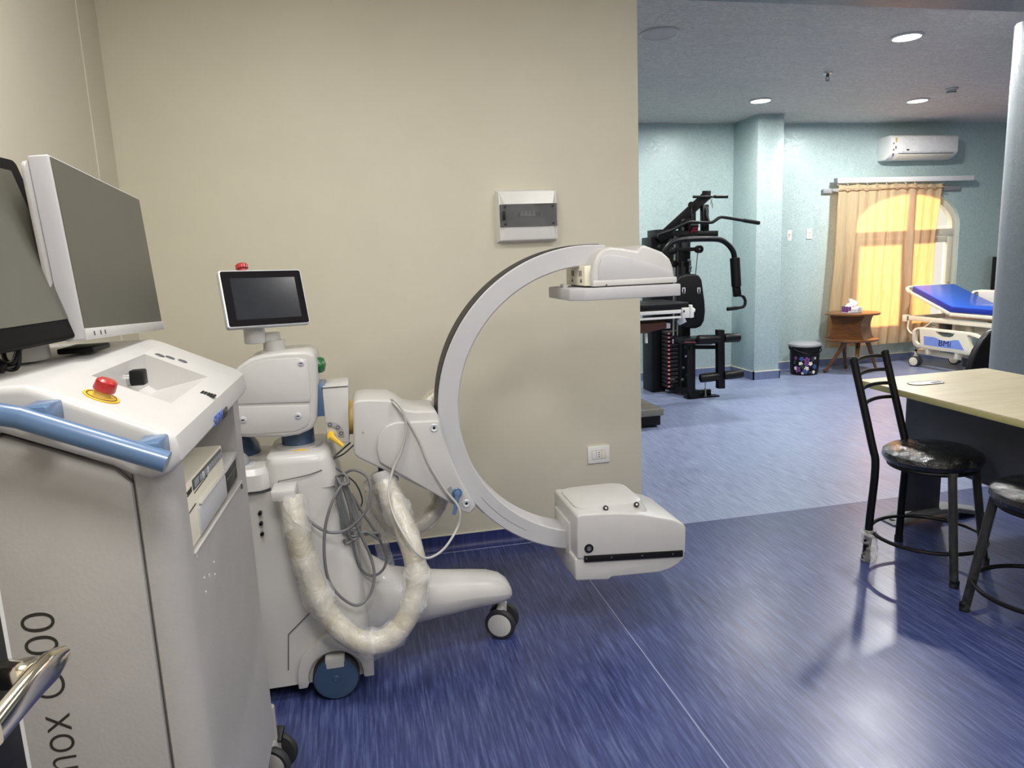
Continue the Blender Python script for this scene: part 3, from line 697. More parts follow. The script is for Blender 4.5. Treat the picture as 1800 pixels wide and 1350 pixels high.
for q in ((376, 988), (378, 1010), (359, 1016), (362, 1041), (368, 1012), (346, 978)):
    part('splash_mark', MB().sphere(F(*q), .0028, (.5, 1, 1.8 if q[0] in (368, 346) else 1), None, 10, 6), 'white', ct)
# console with a wedge pocket
SL = -.483
def slope(x): return 1.161 + SL * (x + .291)
cs = [(-.289, 1.118), (-.289, 1.135), (-.293, 1.156), (-.306, 1.168), (-.463, 1.244), (-.485, 1.252), (-.93, 1.257), (-.93, 1.185), (-.525, 1.183), (-.385, 1.120), (-.36, 1.103), (-.334, 1.094), (-.305, 1.098)]
con = part('console', MB().prism(cs, CY0 - .018, CY1 + .005, 'y', .014, 3, None, 40), 'white', ct)
nrm = V((-SL, 0, 1)).normalized()
def onslope(px, py):
    d = CF * FPX + CR * (px - 900) - CU * (py - 675); P0 = V((-.291, 0, 1.161))
    t = (P0 - CAMP).dot(nrm) / d.dot(nrm); return CAMP + d * t
PKY0, PKY1 = 1.295, 1.60
pk = MB().prism([(-.452, 1.30), (-.452, 1.172), (-.438, 1.160), (-.334, slope(-.334) - .001), (-.325, 1.30)], PKY0, PKY1, 'y')
carve(con, pk)
e = onslope(178, 698)
ring_ = part('stop_plate', MB().lathe([(.0265, 0), (.0265, .002), (0, .002)], e, nrm, 30), 'yellow', ct, 'yellow disc under the stop button')
part('printed_symbol', MB().torus(e + nrm * .0022, nrm, .0215, .0010, 24, 4), 'brown', ring_)
sb_ = part('stop_button', MB().lathe([(.010, 0), (.010, .010), (.0155, .011), (.0165, .014), (.0150, .027), (.011, .030), (0, .0303)], e, nrm, 26), 'red', ct, 'red mushroom stop button')
part('button_neck', MB().lathe([(.0125, .001), (.012, .010), (0, .010)], e, nrm, 20), 'yellow2', ct)
sk = part('socket', MB().cyl((-.452, 1.475, 1.203), (-.446, 1.475, 1.203), .013, None, 18), 'steel', ct)
part('usb_stick', MB().box((-.446, 1.462, 1.192), (-.420, 1.488, 1.222), .003), 'black', ct, 'black plug standing in the pocket')
for px_, py_ in ((283, 624), (301, 628), (323, 634)):
    q = onslope(px_ - 2, py_ + 1); part('indicator', MB().torus(q, nrm, .0085, .0016, 18, 6).cyl(q - nrm * .001, q + nrm * .0008, .0075, None, 14), 'dgrey', ct)
for k in range(5):
    q = onslope(356 + 5.2 * k, 689.5 + 1.6 * k); dy = V((0, 1, 0)); dxs = V((1, 0, SL)).normalized()
    m = Matrix((dy, dxs, nrm)).transposed().to_4x4(); m.translation = q
    part('speaker_slot', MB().box((-.012, -.0022, -.001), (.012, .0022, .0008), 0, 2, m), 'black', ct)
text('STERN', 'letter', 'letterblue', ct, (-.2885, 1.388, 1.115), (0, 1, 0), (0, .35, 1), .018, .082)
text('MED', 'letter', 'lettering', ct, (-.2885, 1.474, 1.111), (0, 1, 0), (0, .35, 1), .018, .050)
# handle
hd0 = V((-.291, 1.07, 1.134))
hd = part('side_handle', MB().tube([hd0, V((-.47, 1.07, 1.2155)), V((-.62, 1.07, 1.257)), V((-.93, 1.07, 1.277))], .0158, 20), 'blue', ct, 'blue tubular side handle')
for xx, zz in ((-.318, 1.150), (-.455, 1.2145)):
    part('handle_mount', MB().box((xx - .018, 1.07, zz - .016), (xx + .018, 1.13, zz + .014), .004), 'blue', hd)
castor(ct, (-.335, 1.885, .056), .056, radians(-14), .036, .024, 'rubber', 'grey_plastic', .10, True)
castor(ct, (-.40, 1.25, .056), .056, radians(5), .036, .024, 'rubber', 'grey_plastic', .14)
castor(ct, (-.86, 1.25, .056), .056, radians(5), .036, .024, 'rubber', 'grey_plastic', .14)
castor(ct, (-.86, 1.70, .056), .056, radians(5), .036, .024, 'rubber', 'grey_plastic', .14)
part('base_plate', MB().box((-.92, CY0 + .05, .165), (CXF - .04, CY1 - .02, .205), .004), 'dgrey', ct)

# ------------------------------------------------------------------ two monitors standing on the cart
WM = frame_matrix((-.506, 1.682, 1.44), .017, .067, -.049)
wmn = thing('monitor', 'white-framed flat monitor with dark screen, the farther of two on the cart', 'monitor', (-.56, 1.66, 1.257))
part('casing', MB().prism(rrect(0, 0, .27, .163, .004), -.034, 0, 'z', .003, 2, WM), 'white2', wmn)
part('rear_cover', MB().prism(rrect(-.035, .03, .25, .125, .02), -.042, -.034, 'z', .002, 2, WM), 'grey_plastic', wmn)
part('screen', MB().prism(rrect(0, .008, .266, .151, .002), 0, .0016, 'z', 0, 2, WM), 'screen', wmn)
part('lower_bezel', MB().box((-.27, -.164, -.001), (.27, -.143, .004), .001, 2, WM), 'white', wmn)
for x in (-.235, -.20, -.175): part('indicator', MB().box((x, -.157, .0035), (x + .006, -.149, .0045), 0, 2, WM), 'dgrey', wmn)
st0 = WM @ V((-.05, -.05, -.066))
part('stand_arm', MB().box((-.70, 1.46, 1.290), (-.535, 1.70, 1.325), .010).box((-.63, 1.62, 1.29), (-.585, 1.70, 1.44), .01), 'white', wmn)
part('stand_base', MB().cyl((-.62, 1.43, 1.2565), (-.62, 1.43, 1.305), .055, None, 28, .005), 'white', wmn)
bm_ = thing('monitor', 'black-framed tilted monitor with a dark screen, nearest on the cart', 'monitor', (-.62, 1.21, 1.257))
BM = frame_matrix((-.572, 1.206, 1.456), -.101, .274, -.002)
part('casing', MB().prism(rrect(0, 0, .27, .165, .012), -.030, 0, 'z', .004, 2, BM), 'bezel', bm_)
part('rear_cover', MB().prism(rrect(0, 0, .20, .12, .02), -.055, -.030, 'z', .008, 2, BM), 'black', bm_)
part('screen', MB().prism(rrect(-.004, .005, .240, .136, .002), 0, .0014, 'z', 0, 2, BM), 'screen', bm_)
part('stand', MB().box((-.72, 1.17, 1.257), (-.58, 1.31, 1.272), .004).box((-.69, 1.19, 1.26), (-.65, 1.25, 1.42), .008), 'white', bm_)
part('cable', MB().tube(path([(4, 612, 1.30), (10, 634, 1.29), (24, 636, 1.29), (31, 612, 1.30)]), .004, 8, 6).tube(path([(-8, 630, 1.27), (8, 640, 1.27), (26, 636, 1.27), (34, 612, 1.28)]), .0045, 8, 6).tube(path([(34, 605, 1.28), (33, 640, 1.27), (22, 650, 1.27), (4, 646, 1.26)]), .0035, 8, 6), 'black', bm_)
part('cable_plug', MB().cyl(at(10, 648, Y=1.26), at(-8, 640, Y=1.26), .010, None, 12, .002), 'black', bm_)
rc = at(150, 613, Z=1.262)
solo('remote_control', MB().box((rc.x - .035, rc.y - .045, 1.2572), (rc.x + .03, rc.y + .05, 1.268), .003), 'black', 'small black remote lying on the cart deck under the white monitor', 'remote', (rc.x, rc.y, 1.2572))

# ------------------------------------------------------------------ door with lever handle at the left edge
dr = MB().box((-.345, -.28, .01), (-.306, .62, 2.05), .003)
door = part('door_1', dr, 'door_white', None, None, 35, 'structure')
part('lock_plate', MB().box((-.307, .535, .80), (-.3035, .607, 1.158), .001), 'black', door, 'black lock plate')
part('keyhole', MB().cyl((-.3045, .567, .98), (-.3005, .567, .98), .012, None, 16).box((-.3045, .562, .945), (-.3005, .572, .98)), 'steel', door)
dh_ = MB().beam(at(-6, 1186, X=-.300), at(56, 1183, X=-.250), .020, .020, .005)
gp = [at(112, 1146, X=-.238), at(88, 1172, X=-.238), at(58, 1203, X=-.240), at(24, 1242, X=-.243), at(-16, 1290, X=-.247)]
gr = MB()
secs = []
for i, p in enumerate(catmull(gp, 4)):
    t = i / 16; hx, hz = .0045 + .002 * t, (.005 + .007 * min(1, t * 4)) * (1 - .2 * t)
    secs.append([(p.x + a, p.y + .0, p.z + b_) for a, b_ in rrect(0, 0, hx, hz, min(hx, hz) * .8, 3)])
gr.loft(secs)
hl = part('door_handle', dh_, 'chrome', door); part('lever_grip', gr, 'chrome', hl, ang=60)

# ------------------------------------------------------------------ breaker box and outlet on the cream wall
bx = thing('breaker_box', 'white flush breaker box with smoked cover on the cream wall', 'breaker box', (.79, YW, 1.60))
b0, b1 = at(875, 335, Y=YW - .05), at(981, 421, Y=YW - .05)
x0, x1, z0, z1 = b0.x, b1.x, b1.z, b0.z
part('frame', MB().loft([[(x0 - .006, YW, z0 - .006), (x1 + .006, YW, z0 - .006), (x1 + .006, YW, z1 + .006), (x0 - .006, YW, z1 + .006)], [(x0, YW - .012, z0), (x1, YW - .012, z0), (x1, YW - .012, z1), (x0, YW - .012, z1)], [(x0 + .002, YW - .05, z0 + .004), (x1 - .002, YW - .05, z0 + .004), (x1 - .002, YW - .05, z1 - .004), (x0 + .002, YW - .05, z1 - .004)]], .002), 'bright', bx)
zc0, zc1 = z0 + .064, z1 - .064
part('faceplate', MB().box((x0 + .004, YW - .052, zc0), (x1 - .003, YW - .0505, zc1)), 'dgrey', bx)
brk = MB()
bw = MB().box((x0 + .088, YW - .056, zc0 + .042), (x0 + .196, YW - .052, zc1 - .036))
part('breaker_window', bw, 'black', bx)
for k in range(4): part('breaker', MB().box((x0 + .097 + .0185 * k, YW - .064, zc0 + .046), (x0 + .114 + .0185 * k, YW - .056, zc1 - .040), .001).box((x0 + .101 + .0185 * k, YW - .068, zc0 + .058), (x0 + .110 + .0185 * k, YW - .064, zc0 + .070)), 'grey', bx)
part('cover', MB().box((x0 + .004, YW - .074, zc0), (x1 - .003, YW - .070, zc1)).box((x0 + .004, YW - .072, zc0), (x1 - .003, YW - .052, zc0 + .002)).box((x0 + .004, YW - .072, zc1 - .002), (x1 - .003, YW - .052, zc1)), 'frosted', bx, 'smoked transparent cover')
part('latch', MB().box((x0 + .012, YW - .076, zc0 + .03), (x0 + .026, YW - .073, zc1 - .03), .001), 'black', bx)
for u in (.026, (x1 - x0) - .026):
    for z in (zc0 + .012, zc1 - .012): part('screw', MB().cyl((x0 + u, YW - .0755, z), (x0 + u, YW - .05, z), .0038, None, 10), 'black', bx)
tr = lambda a, b, c, d: MB().loft([[(a[0], YW - .0505, a[1]), (b[0], YW - .0505, b[1]), (c[0], YW - .0505, c[1]), (d[0], YW - .0505, d[1])], [(a[0] + .02, YW - .066, a[1]), (b[0] - .02, YW - .066, b[1]), (c[0] - .004, YW - .052, c[1]), (d[0] + .004, YW - .052, d[1])]])
part('bevelled_panel', tr((x0 + .006, zc1 + .001), (x1 - .006, zc1 + .001), (x1 - .006, z1 - .008), (x0 + .006, z1 - .008)), 'bright', bx)
part('bevelled_panel', tr((x0 + .006, zc0 - .001), (x1 - .006, zc0 - .001), (x1 - .006, z0 + .008), (x0 + .006, z0 + .008)), 'bright', bx)
ol = thing('wall_outlet', 'white rectangular power outlet on the cream wall behind the C-arm', 'outlet', (1.12, YW, .36))
o0, o1 = at(1032, 785, Y=YW), at(1071, 811, Y=YW)
part('plate', MB().box((o0.x, YW - .010, o1.z), (o1.x, YW, o0.z), .003), 'bright', ol)
mx_, mz_ = (o0.x + o1.x) / 2, (o0.z + o1.z) / 2
part('insert', MB().box((mx_ - .037, YW - .0112, mz_ - .023), (mx_ + .037, YW - .009, mz_ + .023), .0005), 'grey', ol)
for k in (-1, 0, 1): part('module', MB().box((mx_ + k * .0245 - .0115, YW - .0125, mz_ - .022), (mx_ + k * .0245 + .0115, YW - .010, mz_ + .022), .001), 'bright' if k != 1 else 'ivory', ol)
part('socket_hole', MB().cyl((mx_, YW - .0132, mz_ + .011), (mx_, YW - .012, mz_ + .011), .003, None, 8).cyl((mx_, YW - .0132, mz_), (mx_, YW - .012, mz_), .003, None, 8).cyl((mx_, YW - .0132, mz_ - .011), (mx_, YW - .012, mz_ - .011), .003, None, 8), 'black', ol)

# ------------------------------------------------------------------ ceiling fittings in the far room
OFFL = at(1159, 58, Z=ZC)
for (x, y), lab in zip(DOWN + [(OFFL.x, OFFL.y)], ('lit round downlight nearest in the far room ceiling, upper right', 'lit round downlight in front of the teal column', 'lit round downlight in front of the air conditioner', 'unlit round downlight beside the end of the cream wall')):
    on = 'unlit' not in lab
    r = .105 if on else .125
    dl = thing('downlight', lab, 'ceiling light', (x, y, ZC), 'round ceiling downlights')
    part('trim_ring', MB().lathe([(r, .001), (r, -.006), (r - .012, -.012), (r - .018, -.012), (r - .02, .001)], (x, y, ZC), (0, 0, 1), 36), 'white', dl)
    part('diffuser', MB().lathe([(r - .018, 0), (r - .018, -.010), (0, -.0105)], (x, y, ZC), (0, 0, 1), 36), 'lamp' if on else 'lampoff', dl)
p = at(1455, 128, Z=ZC)
sp = thing('fire_sprinkler', 'small dark fire sprinkler head in the middle of the ceiling', 'sprinkler', (p.x, p.y, ZC))
part('escutcheon', MB().lathe([(.042, .001), (.038, -.008), (.018, -.012), (0, -.012)], (p.x, p.y, ZC)), 'steel', sp)
part('head', MB().cyl((p.x, p.y, ZC - .01), (p.x, p.y, ZC - .03), .011, None, 12).tube([(p.x - .01, p.y, ZC - .03), (p.x - .016, p.y, ZC - .045), (p.x, p.y, ZC - .06), (p.x + .016, p.y, ZC - .045), (p.x + .01, p.y, ZC - .03)], .003, 6).cyl((p.x, p.y, ZC - .058), (p.x, p.y, ZC - .062), .014, None, 14), 'dgrey', sp)
p = at(1673, 155, Z=ZC)
sd = thing('smoke_detector', 'small white smoke detector on the ceiling at the far right', 'smoke detector', (p.x, p.y, ZC))
part('base', MB().lathe([(.052, .001), (.052, -.012), (.046, -.016), (0, -.016)], (p.x, p.y, ZC)), 'white', sd)
part('sensor_head', MB().lathe([(.038, -.016), (.040, -.032), (.030, -.045), (0, -.046)], (p.x, p.y, ZC)), 'white', sd)
part('vent', MB().torus((p.x, p.y, ZC - .036), (0, 0, 1), .037, .004, 22, 6), 'dgrey', sd)

# ------------------------------------------------------------------ air conditioner, switches
AY = YF - .22
a0, a1, a2, a3 = (at(1568, 238, Y=AY), at(1685, 239, Y=AY), at(1686, 270, Y=AY), at(1568, 279, Y=AY))
acn = thing('air_conditioner', 'white split air conditioner with plastic film, high on the far wall above the window', 'air conditioner', (6.38, YF, 2.34))
x0, x1, zt, zb = a0.x, a1.x, a0.z + .005, a3.z
prof = [(YF, zt), (AY + .03, zt), (AY + .008, zt - .02), (AY, zt - .06), (AY, zb + .07), (AY + .02, zb + .04), (AY + .09, zb), (YF, zb)]
part('casing', MB().prism(prof, x0, x1, 'x', .006), 'bright', acn)
part('front_panel', MB().prism([(AY + .002, zt - .03), (AY - .006, zt - .06), (AY - .006, zb + .075), (AY + .002, zb + .07)], x0 + .08, x1 - .01, 'x', .002), 'bright', acn)
part('louvre', MB().prism([(AY + .008, zb + .050), (AY + .018, zb + .034), (AY + .085, zb - .002), (AY + .09, zb + .003)], x0 + .10, x1 - .05, 'x', .001), 'ivory', acn)
part('air_slot', MB().prism([(AY + .002, zb + .058), (AY + .004, zb + .053), (AY + .03, zb + .06), (AY + .03, zb + .065)], x0 + .10, x1 - .05, 'x'), 'dgrey', acn)
part('plastic_film', MB().prism([(AY - .008, zt - .02), (AY - .010, zt - .06), (AY - .012, zb + .085), (AY - .004, zb + .06), (AY - .003, zb + .061), (AY - .009, zb + .086), (AY - .007, zt - .06), (AY - .006, zt - .02)], x0 + .14, x1 - .005, 'x'), 'acwrap', acn)
for (u, v, wd, hh, m) in ((.018, .10, .02, .018, 'grey'), (.05, .08, .022, .05, 'yellow2'), (.022, .17, .014, .02, 'dgrey'), (.05, .15, .014, .03, 'brown'), (.02, .22, .016, .02, 'dgrey')):
    part('sticker', MB().box((x0 + u, AY - .002, zt - v), (x0 + u + wd, AY + .001, zt - v + hh)), m, acn)
part('sensor_window', MB().box((x0 + .19, AY - .0135, zb + .088), (x0 + .225, AY - .010, zb + .1)), 'black', acn)
for (qx, qy, yy, lab) in ((1387, 414, 7.30, 'small white wall switch on the pilaster, the left of two'), (1422, 411, YF, 'small white wall switch on the teal wall, the right of two')):
    p = at(qx, qy, Y=yy)
    sw = thing('wall_switch', lab, 'switch', (p.x, yy, p.z - .06), 'wall switches left of the curtain')
    part('plate', MB().box((p.x - .035 if qx > 1400 else p.x - .026, yy - .010, p.z - .058), (p.x + .035 if qx > 1400 else p.x + .026, yy, p.z + .058), .003), 'bright', sw)
    part('rocker', MB().box((p.x - .012, yy - .014, p.z - .022), (p.x + .012, yy - .009, p.z + .022), .002), 'ivory', sw)
    part('rocker_mark', MB().box((p.x - .004, yy - .0146, p.z + .002), (p.x + .004, yy - .0138, p.z + .016)), 'dgrey', sw)

# ------------------------------------------------------------------ curtains and track
r0, r1 = at(1470, 318, Y=7.33), at(1709, 314, Y=7.33)
tk = thing('curtain_track', 'long white curtain track above the arched window', 'curtain track', (6.28, YF, 2.12))
part('track', MB().box((r0.x, 7.30, r0.z - .028), (r1.x, 7.36, r0.z + .028), .005), 'bright', tk)
for x in (r0.x + .1, 6.2, r1.x - .1): part('bracket', MB().box((x - .02, 7.355, r0.z - .02), (x + .02, YF, r0.z + .015), .003), 'bright', tk)
part('end_cap', MB().box((r0.x - .01, 7.298, r0.z - .03), (r0.x + .004, 7.362, r0.z + .03), .002), 'grey', tk)
part('rear_rail', MB().box((r0.x - .12, 7.385, r0.z - .13), (r1.x - .10, 7.40, r0.z - .075), .003), 'grey', tk)


def curtain(x0t, x1t, x0b, x1b, zt, zb, y, folds, amp, seed, lead):
    rnd = random.Random(seed); b = bmesh.new(); nu, nv = folds * 12, 26
    ph = [rnd.uniform(.6, 1.35) for _ in range(folds + 2)]
    g = []
    for j in range(nv + 1):
        t = j / nv; row = []
        for i in range(nu + 1):
            s = i / nu; k = s * folds; A = amp * ph[int(k)] * (.55 + .6 * t)
            s2 = s + .35 / folds / 6.28 * sin(2 * pi * s * folds * .37 + seed)
            x = (x0t + (x1t - x0t) * s2) * (1 - t) + (x0b + (x1b - x0b) * s2) * t
            yy = y + A * sin(2 * pi * k + .6 * sin(3 * t + seed)) + .006 * sin(9 * t + 5 * s)
            sg = .012 * sin(pi * (s * folds * .5 % 1)) if j == 0 else 0
            row.append(b.verts.new((x + .012 * sin(5 * t + 4 * k), yy, zt - sg - (zt - zb) * t)))
        g.append(row)
    for j in range(nv):
        for i in range(nu): b.faces.new((g[j][i], g[j][i + 1], g[j + 1][i + 1], g[j + 1][i]))
    return MB().add(b)
def heading(x0, x1, z, y, folds, amp):
    return MB().tube([V((x0 + (x1 - x0) * i / 60, y - .012 + amp * .5 * sin(2 * pi * folds * i / 60), z - .004 * sin(i))) for i in range(61)], .006, 6)
ZT = r0.z - .045
for nm, lab, a in (('left', 'wide beige curtain glowing orange in front of the window, left panel', (5.36, 6.37, 5.27, 6.37, 8, 3, 7.285)), ('right', 'narrow orange-lit curtain panel beside the bare window strip', (6.30, 6.80, 6.25, 6.68, 4, 8, 7.345))):
    ccu = thing('curtain', lab, 'curtain', ((a[0] + a[1]) / 2, a[6], .24), 'curtains at the arched window')
    part('fabric', curtain(a[0], a[1], a[2], a[3], ZT, .235, a[6], a[4], .017, a[5], 0), 'curtain', ccu, ang=180)
    part('heading_tape', heading(a[0], a[1], ZT - .05, a[6] - .014, a[4], .022), 'curtain', ccu, ang=180)
    for k in range(a[4] + 1):
        x = a[0] + (a[1] - a[0]) * k / a[4]
        part('hook', MB().cyl((x, a[6] + .005, ZT - .01), (x, 7.33, r0.z - .02), .004, None, 6), 'white', ccu)

# ------------------------------------------------------------------ multi-gym
gy = thing('multi_gym', 'black home multi-gym with lat bar, press arm and weight stack', 'exercise machine', (3.0, 6.4, 0))
G = lambda pts, Y: [at(x, y, Y=Y) for x, y in pts]
p = G([(1141, 417), (1168, 678)], 6.75)
part('weight_shroud', MB().box((p[0].x, 6.70, 0.0), (p[1].x - .01, 6.95, p[0].z), .01).box((at(1150, 404, Y=6.72).x, 6.66, at(1150, 420, Y=6.72).z), (at(1181, 404, Y=6.72).x, 6.9, at(1150, 404, Y=6.72).z), .006), 'blackm', gy)
part('shroud_panel', MB().box((at(1168, 600, Y=6.6).x, 6.78, .02), (at(1212, 600, Y=6.6).x, 6.80, at(1190, 405, Y=6.79).z), .003), 'blackm', gy)
part('top_beam', MB().beam(G([(1158, 421)], 6.6)[0], G([(1241, 345)], 6.35)[0], .06, .085), 'blackm', gy)
part('beam_end', MB().beam(G([(1234, 343)], 6.36)[0], G([(1249, 343)], 6.33)[0], .06, .075), 'blackm', gy)
mu0, mu1 = at(1204, 400, Y=6.45), at(1203, 690, Y=6.45)
part('main_upright', MB().box((mu0.x - .05, 6.42, .03), (mu0.x + .045, 6.50, mu0.z + .08), .005), 'blackm', gy)
part('upright_brace', MB().beam(G([(1217, 362)], 6.42)[0], G([(1217, 408)], 6.42)[0], .05, .05).beam(G([(1238, 360)], 6.36)[0], G([(1238.5, 406)], 6.36)[0], .06, .065), 'blackm', gy)
part('horizontal_arm', MB().beam(G([(1184, 410)], 6.42)[0], G([(1261, 410.5)], 6.34)[0], .06, .052), 'blackm', gy)
part('pivot_housing', MB().cyl(G([(1212, 397)], 6.36)[0], G([(1225, 397)], 6.36)[0], .036, None, 16).cyl(G([(1215, 360)], 6.38)[0], G([(1215, 360)], 6.48)[0], .03, None, 16).cyl(G([(1210, 388)], 6.36)[0], G([(1210, 388)], 6.46)[0], .03, None, 16), 'black', gy)
part('red_band', MB().cyl(G([(1214, 403)], 6.36)[0], G([(1224, 402)], 6.36)[0], .0375, None, 16), 'darkred', gy, 'red warning band')
part('row_bar', MB().cyl(G([(1218, 346)], 6.32)[0], G([(1279, 345.5)], 6.26)[0], .013, None, 12).cyl(G([(1257, 345.7)], 6.27)[0], G([(1279, 345.5)], 6.26)[0], .0165, None, 12), 'black', gy)


def chain(pts, link=.03, r=.0035):
    m = MB(); P = [V(p) for p in pts]
    for a, b in zip(P, P[1:]):
        n = max(1, int((b - a).length / (link * .8))); d = (b - a).normalized()
        for k in range(n):
            c = a + (b - a) * ((k + .5) / n); sd = d.orthogonal().normalized(); sd = sd if k % 2 else d.cross(sd)
            m.tube([c + d * (link * .5 * cos(2 * pi * j / 10)) + sd * (link * .22 * sin(2 * pi * j / 10)) for j in range(10)], r, 5, 0, True)
    return m
part('chain', chain(G([(1252, 342), (1250, 355), (1253, 366)], 6.28)), 'steel', gy)
part('chain', chain(G([(1243, 364), (1243, 378), (1247, 388)], 6.30), .03, .005), 'dgrey', gy)
LB = [at(x, y, Y=yy) for x, y, yy in ((1156, 413, 6.25), (1182, 404, 6.25), (1208, 391, 6.25), (1229, 391, 6.25), (1250, 391, 6.25), (1258, 387, 6.25), (1266, 382, 6.25), (1276, 382.5, 6.25), (1306, 387.5, 6.25), (1335, 392, 6.25))]
lb_ = part('lat_bar', MB().tube(LB, .0145, 12, 3), 'blackm', gy)
part('grip', MB().cyl(at(1307, 387.6, Y=6.25), at(1334.5, 392, Y=6.25), .0185, None, 14), 'black', lb_)
part('grip', MB().cyl(at(1156, 413, Y=6.25), at(1178, 405.5, Y=6.25), .0185, None, 14), 'black', lb_)
PA = [at(x, y, Y=6.18) for x, y in ((1168, 452), (1169, 443), (1174, 433), (1184, 425), (1198, 421.5), (1214, 420.5), (1240, 420), (1260, 420.5), (1272, 424), (1282, 432), (1289, 443), (1291.5, 456))]
pa = part('press_arm', MB().tube(PA, .0255, 14, 4), 'blackm', gy)
part('arm_joint', MB().cyl(at(1205, 421, Y=6.18), at(1215, 420.6, Y=6.18), .028, None, 14), 'black', pa)
part('foam_grip', MB().lathe([(.03, 0), (.046, .004), (.046, .27), (.03, .275)], at(1294.5, 504, Y=6.18), at(1291.5, 451, Y=6.18) - at(1294.5, 504, Y=6.18)), 'black', pa)
part('lower_socket', MB().beam(at(1294, 503, Y=6.18), at(1296, 521, Y=6.18), .06, .055), 'blackm', pa)
part('hook_handle', MB().tube(G([(1300, 519), (1306, 521), (1310, 529), (1308, 538), (1300, 541), (1279, 543.5)], 6.17), .014, 10, 4).cyl(at(1296, 541.5, Y=6.17), at(1278.5, 543.5, Y=6.17), .018, None, 12), 'black', pa)
part('guide_rod', MB().cyl(at(1186.5, 412, Y=6.55), at(1184, 590, Y=6.55), .012, None, 10), 'steel', gy)
part('guide_rod', MB().cyl(at(1193, 412, Y=6.55), at(1191, 590, Y=6.55), .012, None, 10), 'steel', gy)
part('cable', MB().cyl(at(1226.5, 443, Y=6.3), at(1222, 490, Y=6.3), .004, None, 6).cyl(at(1181, 447, Y=6.5), at(1184, 500, Y=6.5), .004, None, 6), 'black', gy)
part('pulley_arm', MB().beam(at(1186, 438.5, Y=6.4), at(1226, 438, Y=6.33), .045, .036), 'blackm', gy)
pl_ = part('pulley', MB().cyl(at(1231, 438, Y=6.28), at(1231, 438, Y=6.28) + V((0, .06, 0)), .036, None, 22, .004), 'black', gy)
part('pulley_bolt', MB().cyl(at(1230, 437.5, Y=6.27), at(1230, 437.5, Y=6.27) + V((0, .03, 0)), .008, None, 10), 'steel', pl_)
part('pulley', MB().cyl(at(1187, 464, Y=6.48), at(1187, 464, Y=6.48) + V((0, .05, 0)), .034, None, 20, .004).cyl(at(1184, 441, Y=6.48), at(1184, 441, Y=6.48) + V((0, .05, 0)), .034, None, 20, .004), 'black', gy)
part('adjuster', MB().cyl(at(1213, 457, Y=6.38), at(1213, 478, Y=6.38), .012, None, 8).sphere(at(1211, 458, Y=6.37), .018).sphere(at(1214, 470, Y=6.37), .014), 'dgrey', gy)
bp = [(1190, 505), (1192, 493), (1197, 485), (1206, 481.5), (1222, 481.5), (1230, 484), (1234.5, 493), (1237, 512), (1239.5, 530), (1240.5, 548), (1238.5, 564), (1233, 574), (1224, 577.5), (1206, 577), (1197, 572), (1192, 550)]
bpd = part('back_pad', MB().prism(xz(bp, 6.28), 6.28, 6.36, 'y', .018, 3), 'black', gy)
for q in (1199.5, 1226):
    p = at(q, 513, Y=6.276)
    part('printed_mark', MB().box((p.x, 6.2775, p.z), (p.x + .008, 6.2795, p.z + .035)).box((p.x, 6.2775, p.z + .03), (p.x + .03, 6.2795, p.z + .04)).box((p.x + .024, 6.2775, p.z), (p.x + .032, 6.2795, p.z + .035)).box((p.x + .004, 6.2775, p.z - .014), (p.x + .010, 6.2795, p.z - .006)).box((p.x + .022, 6.2775, p.z - .014), (p.x + .030, 6.2795, p.z - .006)), 'paper', bpd)
# seat, leg developer with foam rollers
part('seat_pad', MB().prism(xz([(1203, 596), (1258, 592), (1262, 602), (1250, 606), (1204, 606)], 6.2), 6.2, 6.42, 'y', .012), 'black', gy)
part('red_piping', MB().tube(G([(1203, 602), (1224, 602)], 6.19), .006, 6), 'darkred', gy)
part('seat_beam', MB().beam(at(1205, 610, Y=6.28), at(1266, 610, Y=6.28), .06, .035), 'blackm', gy)
lv = part('leg_lever', MB().prism(xz([(1262, 580), (1274, 580), (1275, 683), (1263, 683.5)], 6.14), 6.14, 6.20, 'y', .004), 'blackm', gy)
for (a, b) in (((1226, 597, 6.17), (1264, 596, 6.17)), ((1272, 594, 6.17), (1300, 593.5, 6.17)), ((1230, 665, 6.2), (1264, 661, 6.17)), ((1272, 660, 6.15), (1306, 656, 6.12))):
    p0, p1 = at(a[0], a[1], Y=a[2]), at(b[0], b[1], Y=b[2]); d = (p1 - p0); L = d.length
    part('foam_roller', MB().lathe([(.028, 0), (.040, .005), (.044, .02), (.044, L - .02), (.040, L - .005), (.028, L)], p0, d), 'black', gy)
part('front_leg', MB().box((at(1212, 640, Y=6.24).x, 6.22, .02), (at(1221, 640, Y=6.24).x, 6.30, at(1215, 600, Y=6.24).z), .004), 'blackm', gy)
part('base_beam', MB().beam(at(1168, 676, Y=6.75) + V((0, 0, .0)), V((3.12, 6.24, .045)), .07, .07), 'blackm', gy)
f0 = at(1212, 702, Z=0); f1 = at(1264, 697, Z=0)
part('foot_plate', MB().box((f0.x - .02, f0.y - .0, .0), (f1.x, f0.y + .10, .012), .002).box((f0.x + .15, f0.y + .06, .01), (f0.x + .26, f0.y + .10, .066), .003).box((f0.x - .02, f0.y + .02, .01), (f0.x + .15, f0.y + .09, .055), .003), 'blackm', gy)
part('chain', chain(G([(1240, 672), (1240, 697)], 6.24)), 'steel', gy)
